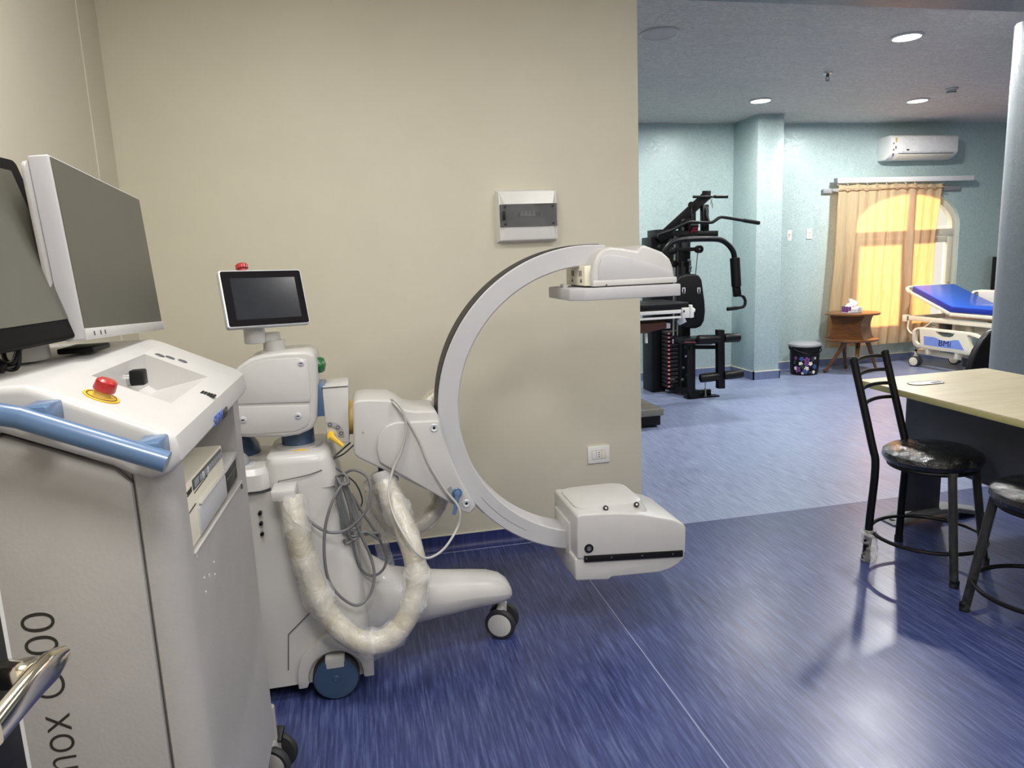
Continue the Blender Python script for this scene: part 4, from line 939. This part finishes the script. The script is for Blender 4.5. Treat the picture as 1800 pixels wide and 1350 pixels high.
for k in range(14):
    zz = at(1180, 582 + k * 7.1, Y=6.62).z; x0 = at(1170, 600, Y=6.6).x
    wp = part('weight_plate', MB().box((x0, 6.56, zz - .032), (x0 + .24, 6.70, zz), .003), 'rubber', gy)
    part('weight_tab', MB().box((x0 + .003, 6.557, zz - .028), (x0 + .030, 6.5605, zz - .004)), 'redtab', wp, 'red and white weight tab')
    part('weight_number', MB().box((x0 + .008, 6.5560, zz - .022), (x0 + .025, 6.5575, zz - .010)), 'paper', wp)
for (x, y) in ((1205, 626), (1201, 646), (1208, 659)):
    p = at(x, y, Y=6.415); part('bolt', MB().cyl((p.x, 6.405, p.z), (p.x, 6.425, p.z), .011, None, 8), 'steel', gy)
part('axle', MB().cyl(at(1178, 667, Y=6.5), at(1186, 666.5, Y=6.5), .008, None, 8).cyl(at(1198, 667, Y=6.40), at(1201, 667, Y=6.40), .013, None, 8), 'steel', gy)
part('stack_pin', MB().cyl(at(1183, 604, Y=6.55), at(1183, 597, Y=6.54), .006, None, 8), 'paper', gy)

# ------------------------------------------------------------------ black-topped treatment table and platform, cut by the end of the cream wall
TY = 5.6
tt = thing('treatment_table', 'black padded treatment table with white rails, partly hidden behind the cream wall end', 'treatment table', (2.0, TY, 0))
p0, p1 = at(1214, 531, Y=TY), at(1212, 543, Y=TY)
part('pad', MB().box((1.35, TY, p1.z), (p0.x - .01, TY + .55, p0.z), .012), 'black', tt)
zr = at(1180, 548, Y=TY).z
for y0, y1 in ((TY - .015, TY + .015), (TY + .53, TY + .56)):
    part('rail', MB().box((1.35, y0, zr - .016), (p0.x - .02, y1, zr + .014), .004), 'bright', tt)
    z2 = at(1180, 558, Y=TY).z; part('rail', MB().box((1.35, y0, z2 - .010), (p0.x - .03, y1, z2 + .008), .003), 'bright', tt)
z2 = at(1180, 558, Y=TY).z
part('end_bracket', MB().box((at(1197, 545, Y=TY).x, TY - .025, z2 - .01), (p0.x + .02, TY + .02, zr + .028), .005).box((p0.x - .02, TY - .03, z2 - .012), (p0.x + .005, TY + .03, zr + .05), .004).cyl((p0.x, TY, zr), (p0.x + .035, TY, zr), .016, None, 12), 'bright', tt)
part('knob', MB().box((at(1199, 548, Y=TY).x, TY - .03, zr - .008), (at(1201, 548, Y=TY).x, TY - .02, zr + .008)), 'black', tt)
part('underframe', MB().prism(xz([(1100, 572), (1172, 566), (1172, 577), (1124, 587), (1100, 592)], TY + .05), TY + .05, TY + .5, 'y', .004), 'brown', tt)
part('gas_strut', MB().beam(at(1204, 561, Y=TY + .1), at(1192, 567, Y=TY + .1), .03, .05), 'silver', tt)
part('motor_box', MB().box((at(1172, 575, Y=TY).x, TY + .06, at(1172, 579, Y=TY).z), (at(1184, 575, Y=TY).x, TY + .2, at(1172, 570, Y=TY).z), .004), 'bright', tt)
part('hanging_strap', MB().cyl(at(1135.5, 586, Y=TY + .1), at(1136, 603, Y=TY + .1), .013, None, 10), 'bright', tt)
part('pedestal', MB().box((1.75, TY + .15, .06), (1.95, TY + .42, .80), .01).box((1.50, TY + .05, 0), (2.05, TY + .5, .07), .01), 'bright', tt)
p0, p1, p2 = at(1166, 751, Z=0), at(1167, 728, Y=5.3), at(1140, 707, Y=5.3)
pf = thing('floor_platform', 'low grey platform scale with black base, beside the cream wall end', 'platform scale', (2.15, 5.5, 0))
part('deck', MB().box((1.70, 5.28, .10), (2.345, 5.78, .155), .006), 'platform', pf)
part('base', MB().box((1.72, 5.30, .018), (2.325, 5.76, .10), .004), 'black', pf)
for x in (1.76, 2.28):
    for y in (5.34, 5.72): part('foot', MB().cyl((x, y, 0), (x, y, .02), .025, None, 14), 'black', pf)

# ------------------------------------------------------------------ bin, side table, tissues
pb = at(1417, 660, Z=0); bc = V((pb.x + .055, pb.y + .12, 0))
bn_ = thing('pedal_bin', 'small black lidded bin printed with flowers, on the floor by the side table', 'bin', bc)
part('bucket', MB().lathe([(.10, 0), (.118, .004), (.124, .02), (.132, .24), (.134, .262), (.128, .264), (.12, .262)], bc, (0, 0, 1), 36), 'black', bn_)
part('lid', MB().lathe([(.140, .262), (.146, .268), (.144, .284), (.135, .292), (.12, .294), (.11, .300), (0, .304)], bc, (0, 0, 1), 36), 'grey', bn_, 'grey lid')
part('rim', MB().torus(bc + V((0, 0, .262)), (0, 0, 1), .140, .008, 36, 8), 'black', bn_)
part('handle', MB().tube([bc + V((.142 * cos(t), .142 * sin(t) * 1.0, .262 - .06 * max(0, sin(t + pi)) - .0)) for t in [pi + pi * k / 20 for k in range(21)]], .005, 6).sphere(bc + V((-.145, 0, .255)), .02).sphere(bc + V((.145, 0, .24)), .02), 'black', bn_)
FL = [(-58, .10, 'flower_white', .020), (-22, .10, 'flower_white', .021), (-36, .055, 'flower_white', .022), (-78, .055, 'flower_white', .018), (-50, .012, 'flower_white', .014), (-8, .02, 'flower_white', .018), (-4, .15, 'flower_white', .014),
      (-70, .045, 'flower_purple', .032), (-36, .135, 'flower_purple', .030), (-38, .095, 'flower_purple', .020), (-40, .03, 'flower_blue', .027), (-55, .145, 'flower_blue', .022), (-4, .07, 'flower_blue', .025), (-78, .15, 'flower_purple', .018), (-14, .145, 'leaf', .022), (-52, .075, 'leaf', .02), (-20, .02, 'leaf', .018), (-82, .11, 'leaf', .02)]
fa = math.degrees(math.atan2(-bc.y, -bc.x))
for i, (da, z, m, r) in enumerate(FL):
    t = radians(fa + (da + 45) * 1.05); rr = .1255 + .0085 * z / .24 + .0008 + .00012 * i; n = V((cos(t), sin(t), 0)); u = V((-sin(t), cos(t), 0)); c = bc + n * rr + V((0, 0, z + .012))
    pts = []
    for k in range(40):
        q = 2 * pi * k / 40; rad = r * (.62 + .38 * abs(cos(2.5 * q))) if m != 'leaf' else r * (.5 + .5 * abs(cos(q)))
        a, b = rad * cos(q + i), rad * sin(q + i); pts.append((a, b))
    b_ = bmesh.new()
    def on(a, b, lift): 
        t2 = t + a / rr; return V((bc.x + cos(t2) * (rr + lift), bc.y + sin(t2) * (rr + lift), c.z + b))
    cv = b_.verts.new(on(0, 0, .0012)); rv = [b_.verts.new(on(a, b, .0008)) for a, b in pts]
    for k in range(40): b_.faces.new((cv, rv[k], rv[(k + 1) % 40]))
    me = MB(); me.bm.free(); me.bm = b_
    fo = part('printed_flower' if m != 'leaf' else 'printed_leaf', me, m, bn_)
    if m != 'leaf':
        part('flower_centre', MB().cyl(on(0, 0, .0004), on(0, 0, .002), r * .2, None, 10), 'yellow' if m == 'flower_white' else 'black', fo)
bn_.scale = (1.2, 1.2, 1.2)
tl, trr = at(1450, 655, Z=0), at(1541, 652, Z=0)
sc_ = V(((tl.x + trr.x) / 2, (tl.y + trr.y) / 2 + .045, 0))
sdt = thing('side_table', 'round walnut two-tier side table with four splayed legs in front of the curtain', 'side table', sc_)
zT, zL = at(1497, 549, Y=sc_.y).z, at(1495, 594, Y=sc_.y).z
RT = (at(1545, 551, Y=sc_.y).x - at(1450, 553, Y=sc_.y).x) / 2 * .84
sx = at(1497.5, 551, Y=sc_.y).x; SC = V((sx, sc_.y, 0)); RL = RT * .985
part('tabletop', MB().lathe([(0, -.022), (RT - .006, -.022), (RT, -.016), (RT, -.004), (RT - .006, 0), (0, 0)], SC + V((0, 0, zT)), (0, 0, 1), 48), 'walnut', sdt)
part('shelf', MB().lathe([(0, -.022), (RL - .006, -.022), (RL, -.016), (RL, -.004), (RL - .006, 0), (0, 0)], SC + V((-.005, 0, zL)), (0, 0, 1), 48), 'walnut', sdt)
H_ = zT - .022 - zL
def curve(t): return .80 + .20 * abs(2 * t - 1) ** 2.2
dr_ = Matrix.Translation(SC) @ Matrix.Rotation(radians(-57), 4, 'Z')
def shell(a0, a1, b0, b1, kx, ky):
    secs = []
    for k in range(13):
        t = k / 12; c_ = curve(t); z = zL + H_ * t
        q = [(a0 * (c_ if kx else 1), b0), (a1 * (c_ if kx else 1), b0), (a1 * (c_ if kx else 1), b1), (a0 * (c_ if kx else 1), b1)]
        secs.append([tuple(dr_ @ V((x - 0, y, 0)) + V((0, 0, z))) for x, y in q])
    return MB().loft(secs)
hx_, hy_ = RT * .66, RT * .52
part('front_panel', shell(-hx_, hx_, -hy_, -hy_ + .014, True, False), 'walnut', sdt)
part('back_panel', shell(-hx_, hx_, hy_ - .014, hy_, True, False), 'walnut', sdt)
part('curved_side', shell(-hx_ - .001, -hx_ + .013, -hy_ + .014, hy_ - .014, True, False), 'walnut', sdt)
part('curved_side', shell(hx_ - .013, hx_ + .001, -hy_ + .014, hy_ - .014, True, False), 'walnut', sdt)
for (fx, fy, tx_, ty_) in ((tl.x, tl.y, SC.x - .13, SC.y - .08), (trr.x, trr.y, SC.x + .15, SC.y - .08), (at(1486, 648, Z=0).x, at(1486, 648, Z=0).y, SC.x - .03, SC.y + .08), (at(1505, 662, Z=0).x, at(1505, 662, Z=0).y, SC.x + .0, SC.y - .12)):
    f_, t_ = V((fx, fy, 0)), V((tx_, ty_, zL - .03)); d = (t_ - f_)
    o = part('leg', MB().cyl(f_ + d * .09, t_, .014, .027, 14).sphere(f_ + V((0, 0, .0225)), .0225), 'walnut', sdt)
    part('leg_block', MB().box((t_.x - .045, t_.y - .03, zL - .045), (t_.x + .045, t_.y + .03, zL - .021), .003), 'walnut', sdt)
tb = at(1497, 551, Y=SC.y - .05); tb.z = zT
tx2 = thing('tissue_box', 'white and purple tissue box with tissues pulled up, on the side table', 'tissue box', (tb.x, tb.y, zT))
part('carton', MB().box((tb.x - .085, tb.y - .06, zT), (tb.x + .085, tb.y + .06, zT + .065), .003), 'paper', tx2)
part('purple_panel', MB().box((tb.x - .087, tb.y - .055, zT + .012), (tb.x - .0845, tb.y + .055, zT + .075)).box((tb.x - .087, tb.y - .0615, zT + .03), (tb.x - .055, tb.y - .0595, zT + .075)), 'flower_purple', tx2)
pm = MB()
for k in range(9): pm.tube([(tb.x - .05 + .013 * k, tb.y - .0608, zT + .02 + .01 * (k % 3)), (tb.x - .044 + .013 * k, tb.y - .0608, zT + .035 + .008 * (k % 2))], .0022, 5)
pm.torus((tb.x + .055, tb.y - .0608, zT + .04), (0, 1, 0), .018, .002, 16, 5).box((tb.x - .08, tb.y - .0612, zT + .004), (tb.x + .08, tb.y - .0598, zT + .009))
part('printed_pattern', pm, 'grey', tx2)
b_ = bmesh.new(); rings = []
for i in range(9):
    t = i / 8; rr = .052 * (1 - t * .55) + .012 * sin(5 * t)
    rings.append([b_.verts.new((tb.x - .01 + (rr * (1 + .35 * sin(3 * q + 4 * t)) + random.uniform(-.008, .008)) * cos(q) + .03 * t * sin(4 * t), tb.y + (rr * .6 * (1 + .4 * cos(4 * q))) * sin(q), zT + .06 + .09 * t + .014 * sin(3 * q + t * 3))) for q in [2 * pi * k / 18 for k in range(18)]])
for i in range(8):
    for k in range(18): b_.faces.new((rings[i][k], rings[i][(k + 1) % 18], rings[i + 1][(k + 1) % 18], rings[i + 1][k]))
part('tissues', MB().add(b_), 'paper', tx2, ang=60)

# ------------------------------------------------------------------ hospital bed
BX0, BX1 = 6.17, 6.74
hbed = thing('hospital_bed', 'hospital bed with blue vinyl mattress, raised backrest and white side rails', 'bed', (6.45, 6.4, 0))
B = lambda x, y: at(x, y, X=BX0)
hd_, hg, ft = B(1600, 514), B(1668, 551), B(1770, 560)
L1 = (hd_ - hg)
def slab(y0, z0, y1, z1, th, bx0, bx1): return [(y0, z0), (y1, z1), (y1 + 0, z1 + th), (y0, z0 + th)]
ym = hg.y; zm = hg.z
dirb = V((0, hd_.y - hg.y, hd_.z - hg.z)).normalized(); nb = V((0, -dirb.z, dirb.y))
yH, zH = hd_.y, hd_.z
yF_ = 5.0
def P2(y, z): return (y, z)
th = .062
def mat_prof(lo, hi):
    return [(yF_, zm + lo), (ym, zm + lo), (yH + nb.y * lo, zH + nb.z * lo), (yH + nb.y * hi, zH + nb.z * hi), (ym - .02, zm + hi), (yF_, zm + hi)]
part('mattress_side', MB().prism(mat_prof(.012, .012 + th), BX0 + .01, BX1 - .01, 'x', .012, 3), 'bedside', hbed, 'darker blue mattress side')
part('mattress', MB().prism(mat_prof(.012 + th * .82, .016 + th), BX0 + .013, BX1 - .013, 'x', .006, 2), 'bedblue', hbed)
# deck frames
part('bed_deck', MB().box((BX0, yF_, zm - .030), (BX1, ym, zm + .008), .008), 'ivory', hbed)
bk = MB()
for x in (BX0 + .008, BX1 - .008): bk.beam((x, ym, zm - .005), (x, yH, zH), .026, .032, .006)
cu_ = [V((BX0 + .008, yH, zH)), V((BX0 + .008, yH, zH)) + dirb * .05 + nb * .006, V((BX0 + .05, yH, zH)) + dirb * .09 + nb * .02, V(((BX0 + BX1) / 2, yH, zH)) + dirb * .10 + nb * .022, V((BX1 - .05, yH, zH)) + dirb * .09 + nb * .02, V((BX1 - .008, yH, zH)) + dirb * .05 + nb * .006, V((BX1 - .008, yH, zH))]
bk.tube(cu_, .020, 10, 5)
part('backrest_frame', bk, 'ivory', hbed)
f0, f1 = B(1589, 558), B(1672, 566)
part('main_frame', MB().box((BX0 + .02, yF_, f0.z - .03), (BX0 + .06, f0.y, f0.z + .02), .004).box((BX1 - .06, yF_, f0.z - .03), (BX1 - .02, f0.y, f0.z + .02), .004).box((BX0 + .02, f0.y - .05, f0.z - .03), (BX1 - .02, f0.y, f0.z + .02), .004), 'ivory', hbed)
part('corner_socket', MB().box((BX0 + .0, f0.y - .03, f0.z - .05), (BX0 + .06, f0.y + .03, f0.z + .03), .008), 'ivory', hbed)
part('iv_hook', MB().tube([(BX0, f0.y - .08, f0.z - .03), (BX0 - .01, f0.y - .08, f0.z - .12), (BX0 - .01, f0.y - .14, f0.z - .17), (BX0, f0.y - .22, f0.z - .18)], .010, 8, 4).tube([(BX0, f0.y - .30, f0.z - .10), (BX0 - .01, f0.y - .42, f0.z - .02)], .008, 8), 'ivory', hbed)
part('mechanism', MB().box((BX0 + .16, 6.1, f0.z - .16), (BX1 - .16, 6.6, f0.z - .04), .01).box((BX0 + .1, 6.72, f0.z - .16), (BX0 + .16, 6.76, f0.z), .004).box((BX0 + .1, 6.50, f0.z - .14), (BX0 + .16, 6.54, f0.z), .004), 'ivory', hbed)
part('gearbox', MB().box((BX0 + .08, 6.60, f0.z - .15), (BX0 + .2, 6.70, f0.z - .02), .006), 'dgrey', hbed)
part('lower_frame', MB().box((BX0 + .03, 5.1, .15), (BX0 + .07, 6.98, .20), .004).box((BX1 - .07, 5.1, .15), (BX1 - .03, 6.98, .20), .004).box((BX0 + .03, 6.93, .15), (BX1 - .03, 6.98, .20), .004).box((BX0 + .1, 6.30, .18), (BX0 + .14, 6.36, f0.z), .004).box((BX0 + .1, 5.30, .18), (BX0 + .14, 5.36, f0.z), .004), 'ivory', hbed)
for (x, y) in ((BX0 + .035, 6.96), (BX1 - .05, 6.90), (BX0 + .035, 5.15), (BX1 - .05, 5.15)): castor(hbed, (x, y, .062), .062, radians(-68), .04, .028, 'dgrey', 'ivory', .05)


def rail(bx, yy0, yy1, z0, z1, sgn, txt):
    """moulded side rail with a grip opening, an end opening at each side and a coloured inset"""
    H = z1 - z0; L = yy0 - yy1
    Y_ = lambda s: yy0 - L * s; Z_ = lambda t: z0 + H * t
    out = [(Y_(.08), Z_(0)), (Y_(.80), Z_(-.0)), (Y_(.88), Z_(.05)), (Y_(.99), Z_(.50)), (Y_(1.0), Z_(.62)), (Y_(.95), Z_(.84)), (Y_(.86), Z_(.97)), (Y_(.78), Z_(1.0)), (Y_(.12), Z_(1.0)), (Y_(.04), Z_(.94)), (Y_(0), Z_(.80)), (Y_(.0), Z_(.36)), (Y_(.03), Z_(.10))]
    o = part('side_rail', MB().prism(out, bx - .018, bx + .018, 'x', .008), 'ivory', hbed)
    for poly in ([(.05, .30), (.10, .16), (.135, .20), (.11, .90), (.08, .90), (.05, .80)], [(.76, .86), (.80, .88), (.93, .76), (.955, .60), (.86, .20), (.83, .22)],
                 [(.34, .88), (.36, .74), (.42, .66), (.52, .66), (.58, .74), (.60, .88)]):
        carve(o, MB().prism([(Y_(s), Z_(t)) for s, t in poly], bx - .06, bx + .06, 'x'))
    ins = [(.19, .18), (.74, .18), (.66, .60), (.60, .58), (.52, .50), (.42, .50), (.34, .60), (.18, .60)]
    ip_ = part('inset_panel', MB().prism([(Y_(s), Z_(t)) for s, t in ins], bx - .0195 * 1 if sgn < 0 else bx + .0175, bx - .0175 if sgn < 0 else bx + .0195, 'x'), 'railblue', o, 'periwinkle blue inset panel')
    if txt: text('BMi', 'letter', 'navyletter', o, (bx - .020, Y_(.40), Z_(.24)), (0, -1, 0), (0, 0, 1), H * .26, L * .16, .001)
    return o
q0, q1 = B(1605, 612), B(1622, 577)
rl0 = at(1605, 590, X=6.14); rl1 = at(1737, 590, X=6.14)
rail(6.14, rl0.y, rl1.y, at(1622, 612, X=6.14).z, at(1630, 576, X=6.14).z, -1, True)
rr0 = at(1706, 520, X=BX1 + .03); rr1 = at(1762, 520, X=BX1 + .03)
rail(BX1 + .03, at(1706, 520, X=BX1 + .03).y, 5.75, .62, .86, 1, False)
part('rail_bracket', MB().box((6.13, 6.70, .17), (BX0 + .04, 6.74, .34), .004).box((6.13, 6.30, .17), (BX0 + .04, 6.34, .34), .004), 'ivory', hbed)
part('foot_board', MB().box((BX0 - .02, 4.95, .30), (BX1 + .02, 4.99, .80), .02), 'ivory', hbed)
# wooden board leaning at the far wall
p0, p1 = at(1746, 452, Y=7.36), at(1746, 513, Y=7.36)
wb = thing('wooden_board', 'wood-grain board with black edge standing behind the bed, cut by the column', 'board', (p0.x + .3, 7.36, 0))
part('panel', MB().box((p0.x + .02, 7.33, 0), (p0.x + .62, 7.365, p0.z), .003), 'oakpanel', wb)
part('edge_band', MB().box((p0.x, 7.325, 0), (p0.x + .025, 7.37, p0.z + .004), .003), 'black', wb)

# ------------------------------------------------------------------ office chair behind the column
OY = 4.35
oc = thing('office_chair', 'black office chair back behind the desk, half hidden by the column', 'chair', (4.78, OY + .2, 0))
ob = xz([(1704, 655), (1709, 636), (1717, 617), (1729, 597), (1742, 583), (1756, 576), (1790, 570), (1830, 580), (1850, 620), (1850, 700), (1836, 760), (1720, 760), (1705, 720), (1702, 690)], OY)
part('backrest', MB().prism(ob, OY, OY + .06, 'y', .02, 3), 'black', oc)
bxm = sum(p[0] for p in ob) / len(ob) + .34
part('seat', MB().loft([secz(bxm - .25, bxm + .25, OY + .05, OY + .53, z, .12) for z in (.40, .42, .46, .47)]), 'black', oc)
part('back_support', MB().box((bxm - .03, OY + .03, .37), (bxm + .03, OY + .12, .5), .006), 'blackm', oc)
part('gas_column', MB().cyl((bxm, OY + .29, .08), (bxm, OY + .29, .40), .025), 'blackm', oc)
for k in range(5):
    t = 2 * pi * k / 5 + .3; e_ = V((bxm + .26 * cos(t), OY + .29 + .26 * sin(t), .06))
    part('base_leg', MB().beam((bxm, OY + .29, .085), e_, .04, .03, .004), 'blackm', oc)
    part('castor', MB().cyl(e_ + V((-.02, 0, -.035)), e_ + V((.02, 0, -.035)), .025, None, 14), 'rubber', oc)

# ------------------------------------------------------------------ desk with a card on it
dk = thing('desk', 'maple-topped desk with charcoal panel and curved steel feet, at right', 'desk', (2.79, 2.2, 0))
ZD = .735
dtop = [(2.418, 3.075), (3.200, 3.100), (3.06, 1.25), (2.33, 1.25)]
part('desktop', MB().prism(dtop, ZD - .006, ZD, 'z'), 'tabletop', dk)
part('edge_band', MB().prism(dtop, ZD - .030, ZD - .006, 'z', .002), 'tableedge', dk)
part('modesty_panel', MB().prism([(2.60, 2.935), (2.618, 2.935), (2.538, 1.38), (2.52, 1.38)], .36, ZD - .03, 'z'), 'tablepanel', dk)
for yy, xo in ((2.955, 0), (1.42, -.08)):
    part('pedestal', MB().box((2.625 + xo, yy, .055), (2.83 + xo, yy + .035, ZD - .03), .004), 'tablepanel', dk)
    fp = [(2.535, .008), (2.56, .012), (2.62, .035), (2.72, .052), (2.82, .058), (2.92, .052), (3.05, .02), (3.10, .008)]
    fpl = [(x + xo, z) for x, z in fp] + [(x + xo, max(0, z - .026)) for x, z in fp[::-1]]
    part('foot', MB().prism(fpl, yy - .035, yy + .075, 'y', .003), 'tyre_grey', dk)
    part('glide', MB().cyl((2.575 + xo, yy + .02, 0), (2.575 + xo, yy + .02, .018), .018, None, 12).cyl((3.06 + xo, yy + .02, 0), (3.06 + xo, yy + .02, .016), .018, None, 12), 'black', dk)
c0 = at(1627, 673, Z=ZD + .002)
cdm = MB().prism([(c0.x + a, c0.y + b) for a, b in rrect(0, 0, .088, .038, .034)], ZD, ZD + .0025, 'z')
cd = thing('name_tag', 'rounded white card lying flat on the desk behind the chair back', 'card', (c0.x, c0.y, ZD))
part('card', cdm, 'paper', cd)
part('clip_slot', MB().prism([(c0.x + .05 + a, c0.y - .008 + b) for a, b in rrect(0, 0, .026, .012, .010)], ZD + .0024, ZD + .0032, 'z'), 'seam', cd)
part('card_rim', MB().tube([(c0.x + a, c0.y + b, ZD + .002) for a, b in rrect(0, 0, .088, .038, .034)], .002, 6, 0, True), 'dgrey', cd)

# ------------------------------------------------------------------ two black stools with ladder backs
def make_chair(label):
    t = thing('ladder_back_chair', label, 'chair', (0, 0, 0), 'black tube chairs at the desk')
    # local frame: +x is forward (away from the back), y to the side; feet at z 0
    zs = .512
    part('seat', MB().lathe([(0, -.050), (.165, -.050), (.186, -.042), (.196, -.022), (.192, -.002), (.172, .012), (.10, .018), (0, .019)], (0, 0, zs), (0, 0, 1), 40), 'seatwrap', t, 'round black seat still in plastic wrap')
    part('seat_ring', MB().torus((0, 0, zs - .056), (0, 0, 1), .165, .011, 32, 8), 'blackm', t)
    for s in (1, -1):
        # rear legs run up into the back posts
        f_, k_, h_ = V((-.185, s * .165, 0)), V((-.168, s * .153, .44)), V((-.285, s * .150, .905))
        lgp = part('back_leg', MB().tube([f_, V((-.178, s * .16, .2)), k_, V((-.19, s * .153, .55)), h_], .0165, 14, 4), 'blackm', t)
        part('post_cap', MB().lathe([(.0175, -.004), (.0178, .006), (.012, .012), (0, .013)], h_, h_ - k_, 14), 'black', lgp)
        part('foot_cap', MB().cyl(f_, f_ + V((0, 0, .03)), .019, None, 14), 'black', lgp)
        fl = V((.175, s * .165, 0)); ftp = V((.125, s * .12, zs - .045))
        lf = part('front_leg', MB().cyl(fl, ftp, .0165, None, 14), 'blackm', t)
        part('foot_cap', MB().cyl(fl, fl + V((0, 0, .03)), .019, None, 14), 'black', lf)
        part('plastic_wrap', MB().tube([fl, fl.lerp(ftp, .3), fl.lerp(ftp, .6), ftp], lambda q: .0195 + .002 * sin(q * 40), 12, 8, False, .07), 'legwrap', lf, ang=180)
    for k in range(4):
        q = .40 + .60 * (1 - k * .235) - .035; a = V((-.19, .153, .55)).lerp(V((-.285, .150, .905)), max(0, (q - .2) / .8)); b = V((a.x, -a.y, a.z))
        part('back_slat', MB().tube([a, V((a.x - .022, a.y * .5, a.z + .006)), V((a.x - .028, 0, a.z + .008)), V((a.x - .022, -a.y * .5, a.z + .006)), b], .0085, 10, 4), 'blackm', t)
    part('foot_ring', MB().torus((0, 0, .135), (0, 0, 1), .222, .0085, 44, 8), 'blackm', t)
    return t
ch = make_chair('black ladder-back tube chair with plastic-wrapped round seat, by the desk corner')
mid = V((2.363, 2.525, 0))
# local +x (forward) in the place: from the two back feet towards the two front feet
fw_ = math.atan2(2.375 - 2.675, 2.437 - 2.288)
ch.location = mid; ch.rotation_euler = (0, 0, fw_)
wrp = V((2.146, 2.618, 0)) - mid; Rz = Matrix.Rotation(-fw_, 4, 'Z'); wl = Rz @ wrp
ch.rotation_euler = (0, 0, 0); ch.location = (0, 0, 0)
tb_ = MB()
tb_.tube([wl + V((.0, 0, .0)), wl + V((.005, .004, .05)), wl + V((.0, .002, .10)), wl + V((.0, .0, .15))], lambda q: .034 - .008 * q, 14, 6, False, .16)
tb_.torus(wl + V((0, 0, .13)), (.2, .1, 1), .034, .008, 18, 7)
part('torn_wrap', tb_, 'filmg', ch, 'torn clear plastic round the rear foot', ang=180)
ch.location = mid; ch.rotation_euler = (0, 0, fw_)


def copy_tree(o, parent=None):
    c = o.copy(); COL.objects.link(c); c.parent = parent
    for k in o.children:
        if k.name.startswith('torn_wrap'): continue
        copy_tree(k, c)
    return c
c2 = copy_tree(ch)
c2['label'] = 'second black tube chair, wrapped seat cut by the right edge of the photo'
c2.location = (2.345, 1.952, 0); c2.rotation_euler = (0, 0, radians(90))
